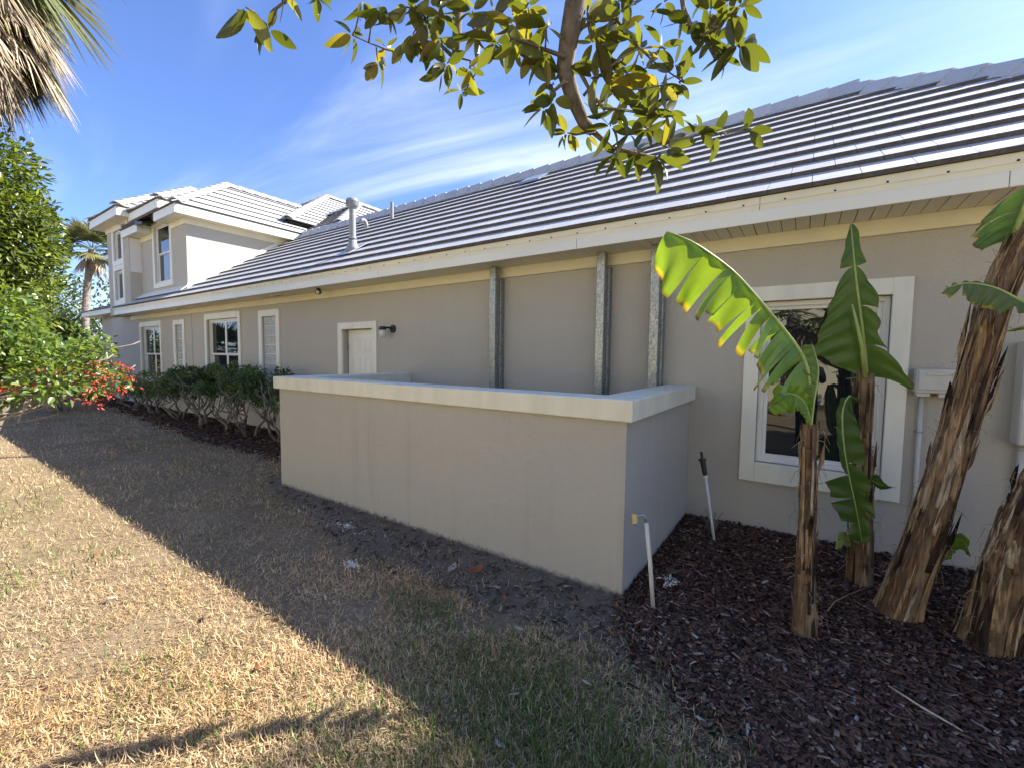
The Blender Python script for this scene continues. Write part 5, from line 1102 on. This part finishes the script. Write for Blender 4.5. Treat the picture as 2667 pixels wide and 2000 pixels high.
b2 = empty('banana_plant', (0.41, 3.88, 0)); tag(b2, 'banana plant with upright broad green leaf in front of the window', 'banana plant', GB)
banana_trunk(b2, [(0.41, 3.88, -0.05), (0.40, 3.88, 0.5), (0.375, 3.88, 1.0), (0.365, 3.86, 1.52)], [0.080, 0.060, 0.051, 0.049, 0.050], 12, 70)
mid = [dY(1872, 815, 3.84), dY(1868, 760, 3.80), dY(1862, 700, 3.76), dY(1852, 625, 3.72), dY(1845, 560, 3.70), dY(1838, 484, 3.70)]
wl = lambda u: 0.30*(min(1, u*3.2+0.35))*(1-0.2*u-0.72*max(0, (u-0.30)/0.70)**0.9)
banana_leaf(b2, mid, [dict(d0=(-0.95, -0.15, -0.18), d1=(-0.85, -0.15, -0.5), w=wl, tears=[.02, .72], sag=0.22, wild=0.10), dict(d0=(0.92, -0.12, -0.32), d1=(0.75, -0.1, -0.65), w=lambda u: 0.27*(0.78+0.22*math.sin(u*13+0.4))*(1-0.35*u-0.45*u*u), tears=[.0, .23, .47, .72], sag=0.42, wild=0.28)], tint=(0.060, 0.125, 0.030), rib=0.012, edge=0.10, seed=6)
MB().tube([dY(1868, 815, 3.80), dY(1862, 750, 3.74), dY(1850, 695, 3.69), dY(1841, 658, 3.66)], [0.013, 0.012, 0.009, 0.004], 8).build('leaf_spear', M['midrib'], b2, True)
mid = [dY(1858, 870, 3.83), dY(1835, 855, 3.76), dY(1820, 890, 3.73), dY(1823, 960, 3.72), dY(1835, 1030, 3.72), dY(1850, 1100, 3.73), dY(1862, 1170, 3.74)]
banana_leaf(b2, mid, [dict(d0=(0.75, -0.3, -0.1), d1=(0.85, -0.2, -0.25), w=lambda u: 0.04+0.10*math.sin(math.pi*u)**0.7, tears=[.1, .5, .66, .78], sag=0.3, wild=0.3), dict(d0=(-0.7, -0.1, -0.1), d1=(-0.9, -0.2, 0.3), w=lambda u: 0.03+(0.13 if u > 0.6 else 0.02)*math.sin(math.pi*u)**0.5, tears=[.1, .58, .72, .86], sag=0.25, wild=0.25)], tint=(0.045, 0.10, 0.024), rib=0.007, edge=0.25, seed=7)
banana_leaf(b2, [dY(1880, 1035, 3.86), dY(1900, 1045, 3.80), dY(1936, 1053, 3.76)], [dict(d0=(0.2, -0.1, 0.8), d1=(0.1, 0, 0.5), w=lambda u: 0.05*math.sin(math.pi*min(u+.2, 1)), tears=[.0], sag=0.0, wild=0.1), dict(d0=(0.2, -0.1, -0.8), d1=(0.1, 0, -0.5), w=lambda u: 0.03*math.sin(math.pi*min(u+.2, 1)), tears=[.0], sag=0.0, wild=0.1)], tint=(0.05, 0.11, 0.022), rib=0.004, edge=0.15, seed=8)
banana_leaf(b2, [dY(1830, 1180, 3.86), dY(1812, 1150, 3.8), dY(1805, 1185, 3.76)], [dict(d0=(0.6, 0, 0.3), d1=(0.6, 0, 0.2), w=lambda u: 0.05, tears=[0], sag=0.1)], tint=(0.16, 0.24, 0.10), rib=0.004, edge=0.2, seed=9)

b3 = empty('banana_plant', (0.58, 3.54, 0)); tag(b3, 'thick shaggy banana trunk leaning across the utility box', 'banana plant', GB)
banana_trunk(b3, [(0.55, 3.54, -0.05), (0.67, 3.54, 0.56), (0.76, 3.54, 1.12), (0.835, 3.54, 1.61), (0.90, 3.54, 2.03), (0.99, 3.54, 2.32)], [0.128, 0.094, 0.083, 0.073, 0.067, 0.062, 0.056], 13, 130)
banana_leaf(b3, [dY(2190, 520, 3.54), dY(2205, 470, 3.5), dY(2235, 400, 3.46), dY(2300, 330, 3.42)], [dict(d0=(-0.8, -0.3, -0.35), d1=(-0.7, -0.3, -0.5), w=lambda u: 0.10+0.12*math.sin(math.pi*min(1, u+.1)), tears=[.0, .35, .6], sag=0.4, wild=0.3), dict(d0=(0.8, 0.2, -0.3), d1=(0.8, 0.2, -0.3), w=lambda u: 0.15*math.sin(math.pi*min(1, u+.2)), tears=[.0, .4], sag=0.3, wild=0.3)], tint=(0.07, 0.14, 0.04), rib=0.02, edge=0.2, seed=14)
banana_leaf(b3, [dY(2290, 690, 3.30), dY(2215, 655, 3.28), dY(2150, 622, 3.26), dY(2090, 612, 3.24), dY(2045, 622, 3.22)], [dict(d0=(-0.1, -0.3, -0.9), d1=(-0.25, -0.2, -0.9), w=lambda u: 0.11*math.sin(math.pi*min(1, u*0.8+.15)), tears=[.0, .35, .6, .85], sag=0.2, wild=0.35), dict(d0=(0.1, 0.8, 0.2), d1=(-.1, 0.7, 0.1), w=lambda u: 0.10*math.sin(math.pi*min(1, u*0.8+.15)), tears=[.0, .5], sag=0.2, wild=0.3)], tint=(0.10, 0.15, 0.05), rib=0.009, edge=0.6, seed=15)
banana_leaf(b3, [dY(2290, 690, 3.4), dY(2230, 700, 3.4), dY(2166, 718, 3.4)], [dict(d0=(0, -0.2, -0.9), d1=(0, -0.2, -0.9), w=lambda u: 0.06*(1-u)+0.005, tears=[.0, .5], sag=0.2, wild=0.2)], tint=(0.13, 0.16, 0.04), rib=0.006, edge=0.7, seed=16)
banana_leaf(b3, [dY(2020, 1205, 3.66), dY(2045, 1170, 3.64), dY(2075, 1165, 3.62), dY(2090, 1180, 3.62)], [dict(d0=(0.3, 0, -0.6), d1=(0.2, 0, -0.5), w=lambda u: 0.08, tears=[.0], sag=0.1), dict(d0=(-.2, 0, 0.6), d1=(0.3, 0, 0.6), w=lambda u: 0.04, tears=[.0], sag=0.1)], tint=(0.10, 0.19, 0.035), rib=0.005, edge=0.2, seed=17)
b4 = empty('banana_plant', (0.95, 3.43, 0)); tag(b4, 'stout cut banana trunk at the picture edge, darkest at its foot', 'banana plant', GB)
banana_trunk(b4, [(0.93, 3.43, -0.05), (0.99, 3.43, 0.5), (1.08, 3.43, 0.95), (1.16, 3.43, 1.25)], [0.135, 0.104, 0.090, 0.080, 0.072], 18, 100)
b5 = empty('banana_plant', (1.30, 3.2, 0)); tag(b5, 'dark banana trunk foot at the lower corner of the bed', 'banana plant', GB)
banana_trunk(b5, [(1.30, 3.25, -0.05), (1.36, 3.25, 0.4), (1.42, 3.25, 0.9)], [0.14, 0.115, 0.10], 19, 40)

# ------------------------------------------------------------------ magnolia: limb hanging into the picture
def magnolia_leaf_mat():
    m, nt, p = new_mat('magnolia_leaf'); out = nt.nodes['Material Output']
    geo = nd(nt, 'ShaderNodeNewGeometry'); oi = nd(nt, 'ShaderNodeObjectInfo')
    k = ramp(nt, oi.outputs['Random'], [(0.0, (0.65, 0.70, 0.6)), (0.5, (1.0, 1.0, 1.0)), (0.8, (1.35, 1.2, 0.9)), (1.0, (1.7, 1.2, 0.7))])
    base = mixc(nt, geo.outputs['Backfacing'], (0.055, 0.095, 0.018), (0.105, 0.098, 0.034)); base = mixc(nt, 1.0, base, k, 'MULTIPLY')
    n = noise(nt, 22, 4); base = mixc(nt, 1.0, base, ramp(nt, n, [(0.3, (0.75,)*3), (0.7, (1.15,)*3)]), 'MULTIPLY')
    nt.links.new(base, p.inputs['Base Color']); p.inputs['Roughness'].default_value = 0.32
    tr = nd(nt, 'ShaderNodeBsdfTranslucent'); kk = ramp(nt, oi.outputs['Random'], [(0.0, (0.35, 0.42, 0.30)), (0.45, (0.65, 0.72, 0.5)), (0.75, (1.1, 1.1, 0.9)), (1.0, (1.5, 1.15, 0.7))]); nt.links.new(mixc(nt, 1.0, (0.42, 0.41, 0.030), kk, 'MULTIPLY'), tr.inputs['Color'])
    mx = nd(nt, 'ShaderNodeMixShader'); mx.inputs[0].default_value = 0.36; nt.links.new(p.outputs[0], mx.inputs[1]); nt.links.new(tr.outputs[0], mx.inputs[2]); nt.links.new(mx.outputs[0], out.inputs['Surface'])
    bump(nt, p, n, 0.2, 0.002); return m
M['maglia'] = magnolia_leaf_mat()
mag = empty('magnolia_tree', (0.9, -1.3, 0)); tag(mag, 'magnolia limb with glossy leaves hanging over the roof line', 'tree')
LD = 2.35
def lp(x, y, d=LD): return at(x, y, d)
top = lp(1512, -60, 2.45)
lim = MB(); lim.tube([(0.9, -1.3, -0.05), (0.86, -1.25, 1.4), (0.75, -1.05, 2.8), (0.6, -0.7, 3.7)], [0.15, 0.125, 0.11, 0.085], 14); lim.build('trunk', M['bark'], mag, True)
lim = MB(); lim.tube([(0.62, -0.75, 3.6), (0.35, -0.1, 4.25), (-0.15, 0.7, 4.35), (-0.55, 1.35, 4.0), top, lp(1500, 0), lp(1482, 100), lp(1470, 180), lp(1490, 250), lp(1520, 320), lp(1546, 345)], [0.075, 0.065, 0.056, 0.050, 0.046, 0.044, 0.041, 0.038, 0.034, 0.028, 0.022], 14); lim.build('limb', M['bark'], mag, True)
lim = MB(); lim.tube([(-0.15, 0.7, 4.35), (-0.8, 1.3, 4.3), lp(1200, -90, 2.8), lp(1193, 0, 2.7), lp(1190, 90, 2.65), lp(1186, 160, 2.6)], [0.04, 0.036, 0.030, 0.026, 0.022, 0.018], 10); lim.build('limb', M['bark'], mag, True)
TW = [([(1546, 345), (1592, 385), (1650, 400), (1712, 412)], 0.013, 2.35), ([(1546, 342), (1500, 352), (1478, 347)], 0.007, 2.35), ([(1505, 180), (1545, 250), (1572, 283), (1620, 287), (1700, 300), (1735, 294)], 0.009, 2.3),
      ([(1772, -40), (1780, 20), (1800, 70), (1830, 92), (1845, 120), (1860, 150)], 0.011, 2.4), ([(1830, 92), (1870, 75), (1900, 40), (1930, 20)], 0.006, 2.4), ([(1845, 120), (1870, 150), (1925, 118)], 0.006, 2.4),
      ([(1186, 155), (1160, 130), (1140, 110), (1110, 50), (1085, 20)], 0.011, 2.6), ([(1140, 112), (1090, 110), (1030, 135), (1005, 130), (960, 112), (918, 93)], 0.006, 2.65), ([(980, 125), (983, 158)], 0.004, 2.65),
      ([(790, -30), (740, 8), (720, 22), (708, 60), (699, 76)], 0.008, 2.8), ([(1190, 100), (1240, 80), (1300, 40), (1340, 0)], 0.008, 2.5), ([(1188, 150), (1230, 160), (1240, 190), (1215, 232), (1202, 237)], 0.005, 2.6),
      ([(1475, 210), (1440, 240), (1415, 283)], 0.009, 2.3), ([(1472, 150), (1420, 130), (1370, 110), (1330, 100)], 0.010, 2.3), ([(1485, 90), (1540, 60), (1600, 40), (1650, 10)], 0.009, 2.35), ([(1600, 45), (1650, 110), (1700, 160), (1780, 215)], 0.006, 2.35),
      ([(1520, 250), (1560, 200), (1620, 150), (1660, 130)], 0.007, 2.3), ([(1650, 405), (1720, 370), (1790, 360), (1840, 345), (1890, 350), (1955, 335)], 0.005, 2.3), ([(1592, 385), (1640, 350), (1680, 330)], 0.005, 2.3), ([(1540, 290), (1600, 240), (1690, 230), (1740, 220)], 0.005, 2.3)]
for pts, r_, d_ in TW:
    MB().tube([lp(x, y, d_+0.03*math.sin(i*2.1)) for i, (x, y) in enumerate(pts)], [r_*(1-0.6*i/(len(pts)-1)) for i in range(len(pts))], 8).build('twig', M['bark'], mag, True)
# leaf shapes: three variants of an elliptic folded blade, 28 triangles
def mag_leaf_mesh(i, fold, bend, wr):
    V = []; n = 7
    for k in range(n+1):
        u = k/n; w_ = wr*math.sin(math.pi*min(0.985, 0.04+0.94*u**0.9))**0.75; z = -bend*u*u
        V += [(u, -w_/2, z+fold*w_), (u, 0, z), (u, w_/2, z+fold*w_)]
    F = [(3*k+j, 3*k+3+j, 3*k+4+j, 3*k+1+j) for k in range(n) for j in (0, 1)]
    me = bpy.data.meshes.new('leaf'); me.from_pydata(V, [], F); me.materials.append(M['maglia']); me.polygons.foreach_set('use_smooth', [True]*len(F)); me.update(); return me
LM = [mag_leaf_mesh(0, 0.14, 0.10, 0.39), mag_leaf_mesh(1, 0.25, 0.20, 0.36), mag_leaf_mesh(2, 0.08, -0.05, 0.43), mag_leaf_mesh(3, 0.18, 0.28, 0.38)]
def put_leaf(p, d, L, name='leaf', parent=mag):
    d = Vector(d).normalized(); r0 = Vector((random.gauss(0, .8), random.gauss(0, .8)+0.9, random.gauss(0, .8)+1.2)); y_ = r0.cross(d)
    if y_.length < 1e-3: y_ = Vector((1, 0, 0))
    y_.normalize(); z_ = d.cross(y_); o = link(name, random.choice(LM), parent)
    o.matrix_basis = Matrix(((d.x*L, y_.x*L, z_.x*L, p.x), (d.y*L, y_.y*L, z_.y*L, p.y), (d.z*L, y_.z*L, z_.z*L, p.z), (0, 0, 0, 1)))
    return o
# clusters: sight line, distance, leaves, mean leaf direction in the picture (right, up), length factor
CL = [(640, 20, 2.7, 3, -.2, -1, 1.35), (698, 78, 2.8, 6, 0, -.5, 1.0), (740, -5, 2.8, 3, .2, -.6, 1.0), (820, -15, 2.8, 5, .3, -1, 1.05), (918, 93, 2.65, 6, -.2, -.1, 1.0), (983, 160, 2.65, 5, .1, -1, 1.0), (1005, 125, 2.65, 5, .2, .2, .9), (1055, 112, 2.6, 4, .2, -.6, .9),
      (945, 5, 2.7, 5, 0, -.9, 1.0), (985, 20, 2.65, 5, .1, -1, 1.0), (1010, 40, 2.6, 4, 0, -1, .9), (1060, 20, 2.6, 7, 0, -.6, 1.0), (1075, 90, 2.55, 6, 0, -.9, 1.0), (1110, 55, 2.55, 7, 0, -.3, 1.0), (1110, 120, 2.55, 6, 0, -.9, 1.0), (1150, 40, 2.55, 7, 0, 0, 1.0), (1145, 100, 2.5, 6, -.1, -.3, 1.0), (1165, 165, 2.55, 7, 0, -.7, .95), (1150, 190, 2.6, 4, -.4, -.4, .9),
      (1202, 238, 2.6, 6, 0, -.1, .8), (1222, 180, 2.55, 5, .2, -.4, .9), (1230, 30, 2.5, 6, 0, -.2, 1.0), (1245, 95, 2.5, 7, 0, -.5, 1.0), (1285, 35, 2.45, 7, 0, -.2, 1.05), (1290, 110, 2.45, 7, 0, -.5, 1.0), (1335, 60, 2.4, 7, 0, -.2, 1.05), (1338, 115, 2.4, 6, 0, -.8, 1.1), (1375, 20, 2.35, 6, 0, 0, 1.0), (1385, 120, 2.35, 6, 0, -.4, 1.15), (1310, 5, 2.5, 6, 0, 0, 1.0), (1180, -5, 2.6, 6, 0, 0, 1), (1120, 0, 2.6, 6, 0, 0, 1),
      (1425, 70, 2.3, 6, -.3, 0, 1.2), (1420, 150, 2.3, 6, -.4, -.2, 1.2), (1440, 215, 2.3, 5, -.4, .1, 1.0), (1413, 285, 2.3, 8, -.2, -.3, .95), (1440, 262, 2.3, 5, 0, .2, 1.0), (1478, 348, 2.35, 8, -.3, -.3, .8), (1530, 352, 2.3, 3, .1, -.4, .7),
      (1530, 40, 2.35, 6, .2, .3, 1.2), (1545, 110, 2.3, 6, .3, .1, 1.25), (1560, 170, 2.3, 6, .3, 0, 1.25), (1585, 230, 2.3, 5, .3, 0, 1.3), (1545, 205, 2.3, 4, .3, -.1, 1.1), (1605, 285, 2.3, 6, 0, -.3, 1.1), (1620, 180, 2.35, 6, 0, 0, 1.1), (1620, 80, 2.4, 5, .1, .5, 1.1), (1665, 130, 2.35, 7, 0, .1, .95), (1680, 180, 2.35, 6, .1, -.1, .95), (1715, 225, 2.3, 6, .2, 0, .95), (1690, 300, 2.3, 5, .1, .4, 1.1), (1735, 294, 2.3, 7, .1, -.1, 1.05), (1770, 215, 2.35, 4, .3, .1, 1.0), (1760, 170, 2.35, 5, 0, .1, .9), (1720, 120, 2.4, 4, 0, .3, .9),
      (1712, 412, 2.3, 9, .1, -.5, 1.1), (1740, 385, 2.3, 6, .5, .2, 1.05), (1660, 395, 2.35, 5, 0, -.3, .9), (1600, 405, 2.35, 6, -.1, -.6, .95), (1640, 350, 2.3, 5, 0, -.2, 1.0), (1590, 330, 2.3, 6, 0, -.2, 1.1), (1680, 340, 2.3, 5, .2, 0, 1.0),
      (1925, 118, 2.4, 9, .3, -.2, 1.05), (1880, 150, 2.4, 6, -.1, -.2, .95), (1900, 40, 2.4, 7, .2, -.2, .95), (1935, 15, 2.4, 5, .3, .4, .95), (1850, 30, 2.4, 6, 0, .3, .95), (1840, 85, 2.4, 6, .1, .1, .9), (1800, 60, 2.4, 6, 0, .1, .95), (1770, 60, 2.4, 4, -.3, -.2, .9), (1730, 5, 2.45, 3, 0, -1, .9), (1855, 110, 2.4, 5, .1, -.2, .95), (1640, 20, 2.4, 4, 0, .6, 1.1), (1615, 0, 2.4, 3, -.1, -.8, 1.0),
      (1825, 338, 2.3, 4, .1, .5, .85), (1868, 350, 2.3, 4, .1, .1, .8), (1950, 338, 2.3, 4, .3, -.1, .8), (1812, 355, 2.3, 3, -.3, .2, .8)]
bp = [lp(x, y, d_) for pts, r_, d_ in TW for x, y in pts]+[lp(1500, 0), lp(1482, 100), lp(1470, 180), lp(1490, 250), lp(1520, 320), lp(1193, 0, 2.7), lp(1190, 90, 2.65)]
ft = MB()
for (x, y, d_, k, dr, du, lf) in CL:
    c = lp(x, y, d_); q = min(bp, key=lambda v: (v-c).length)
    if (q-c).length > 0.012: ft.tube(wander(q, c, 4, 0.02), [0.0045, 0.004, 0.0035, 0.003, 0.003], 6)
tag(ft.build('fine_twigs', M['bark'], mag, True), kind='stuff')
nleaf = 0; extra = []
for (x, y, d_, k, dr, du, lf) in CL:
    c = lp(x, y, d_)
    for i in range(k):
        a = 2*math.pi*(i+random.uniform(-.3, .3))/k
        d = (C_RIGHT*(math.cos(a)+dr*1.3)+C_UP*(math.sin(a)+du*1.3)+C_FWD*random.uniform(-.7, .7)); L = 0.110*lf*random.uniform(0.62, 1.22)
        p = c+d.normalized()*0.012
        if nleaf < 300: put_leaf(p, d, L); nleaf += 1
        else: extra.append((p, d.normalized(), L))
ex = MB()
for p, d, L in extra:
    r0 = Vector((random.gauss(0, .8), random.gauss(0, .8)+0.9, random.gauss(0, .8)+1.2)); y_ = r0.cross(d); y_.normalize(); z_ = d.cross(y_); me = random.choice(LM)
    ex.add([p+(d*v.co.x+y_*v.co.y+z_*v.co.z)*L for v in me.vertices], [tuple(pl.vertices) for pl in me.polygons])
tag(ex.build('more_leaves', M['maglia'], mag, True), kind='stuff')
# the rest of the crown, above the picture
bl = [(0.2+random.uniform(-1.6, 1.2), -0.6+random.uniform(-1.6, 1.3), 4.9+random.uniform(-.2, 1.2), 0.6, 0.6, 0.45) for _ in range(14)]
n = 2600; p, d = crown_points(n, bl, 0.2); leaf_mesh_np('upper_crown', p, norm(d+rng.normal(size=(n, 3))*0.6), norm(rng.normal(size=(n, 3))*0.5+np.array([0, 0, 1.0])), 0.13, 0.05, M['shrub_leaf'], mag, np.ones((n, 3)))

# ------------------------------------------------------------------ the photographer, seen only in the window glass
def person():
    bm = bmesh.new(); sk = bm.verts.layers.skin.verify()
    J = {'pel': ((0.10, -0.52, 0.95), .16), 'waist': ((0.10, -0.51, 1.12), .145), 'chest': ((0.10, -0.50, 1.32), .165), 'neck': ((0.10, -0.48, 1.50), .06), 'head0': ((0.10, -0.46, 1.60), .085), 'head1': ((0.10, -0.45, 1.70), .10), 'head2': ((0.10, -0.46, 1.79), .07),
         'shL': ((-0.09, -0.50, 1.42), .075), 'elL': ((-0.16, -0.36, 1.20), .055), 'wrL': ((-0.05, -0.14, 1.50), .035), 'shR': ((0.29, -0.50, 1.42), .075), 'elR': ((0.33, -0.36, 1.20), .055), 'wrR': ((0.14, -0.14, 1.50), .035),
         'hipL': ((0.01, -0.52, 0.90), .105), 'knL': ((0.0, -0.50, 0.50), .075), 'anL': ((-0.01, -0.52, 0.09), .05), 'toL': ((-0.02, -0.36, 0.04), .045), 'hipR': ((0.19, -0.52, 0.90), .105), 'knR': ((0.20, -0.50, 0.50), .075), 'anR': ((0.21, -0.52, 0.09), .05), 'toR': ((0.22, -0.36, 0.04), .045)}
    E = ['pel waist', 'waist chest', 'chest neck', 'neck head0', 'head0 head1', 'head1 head2', 'chest shL', 'shL elL', 'elL wrL', 'chest shR', 'shR elR', 'elR wrR', 'pel hipL', 'hipL knL', 'knL anL', 'anL toL', 'pel hipR', 'hipR knR', 'knR anR', 'anR toR']
    vv = {k: bm.verts.new(p) for k, (p, r) in J.items()}
    for k, (p, r) in J.items(): vv[k][sk].radius = (r, r*0.8 if k in ('pel', 'waist', 'chest') else r)
    vv['pel'][sk].use_root = True
    for e in E: a_, b_ = e.split(); bm.edges.new((vv[a_], vv[b_]))
    me = bpy.data.meshes.new('body'); bm.to_mesh(me); bm.free(); me.materials.append(M['cloth'])
    root = empty('person', (0.10, -0.5, 0)); tag(root, 'person in black clothes holding up a phone, mirrored in the window', 'person')
    o = link('body', me, root); o.modifiers.new('skin', 'SKIN'); sm = o.modifiers.new('sub', 'SUBSURF'); sm.levels = 2; sm.render_levels = 2
    for sx, wr in ((-1, (-0.05, -0.14, 1.50)), (1, (0.14, -0.14, 1.50))):
        h = MB(); w0 = Vector(wr); p1 = Vector((0.045+sx*0.075, -0.085, 1.565)); h.tube([w0, w0.lerp(p1, 0.5), p1], [0.03, 0.04, 0.036], 10)
        for k in range(4): h.tube([p1+Vector((0, 0.012, 0.03-0.02*k)), p1+Vector((-sx*0.01, 0.040, 0.03-0.02*k)), p1+Vector((-sx*0.035, 0.045, 0.03-0.02*k))], [0.009, 0.0085, 0.007], 7)
        h.tube([p1+Vector((0, 0.0, -0.03)), p1+Vector((-sx*0.03, -0.01, -0.035)), p1+Vector((-sx*0.05, -0.012, -0.02))], [0.010, 0.009, 0.008], 7)
        h.build('hand', M['skin'], root, True)
    hd = MB().lathe(0.10, -0.455, [(0.09, 1.70), (0.105, 1.74), (0.10, 1.79), (0.07, 1.83), (0.02, 1.845)], 16).build('hair', M['cloth'], root, True)
    f = MB(); f.tube([(0.10, -0.39, 1.60), (0.10, -0.365, 1.66), (0.10, -0.385, 1.73)], [0.055, 0.07, 0.06], 12); f.build('face', M['skin'], root, True)
    ph = MB().box(-0.02, -0.055, 1.53, 0.13, -0.046, 1.605).build('phone', M['black']); tag(ph, 'phone held up in both hands, mirrored in the window', 'phone')
M['cloth'] = simple('black_cloth', (0.012, 0.012, 0.014), 0.9); M['skin'] = simple('skin', (0.45, 0.26, 0.18), 0.5, 0.1, 12)
person()
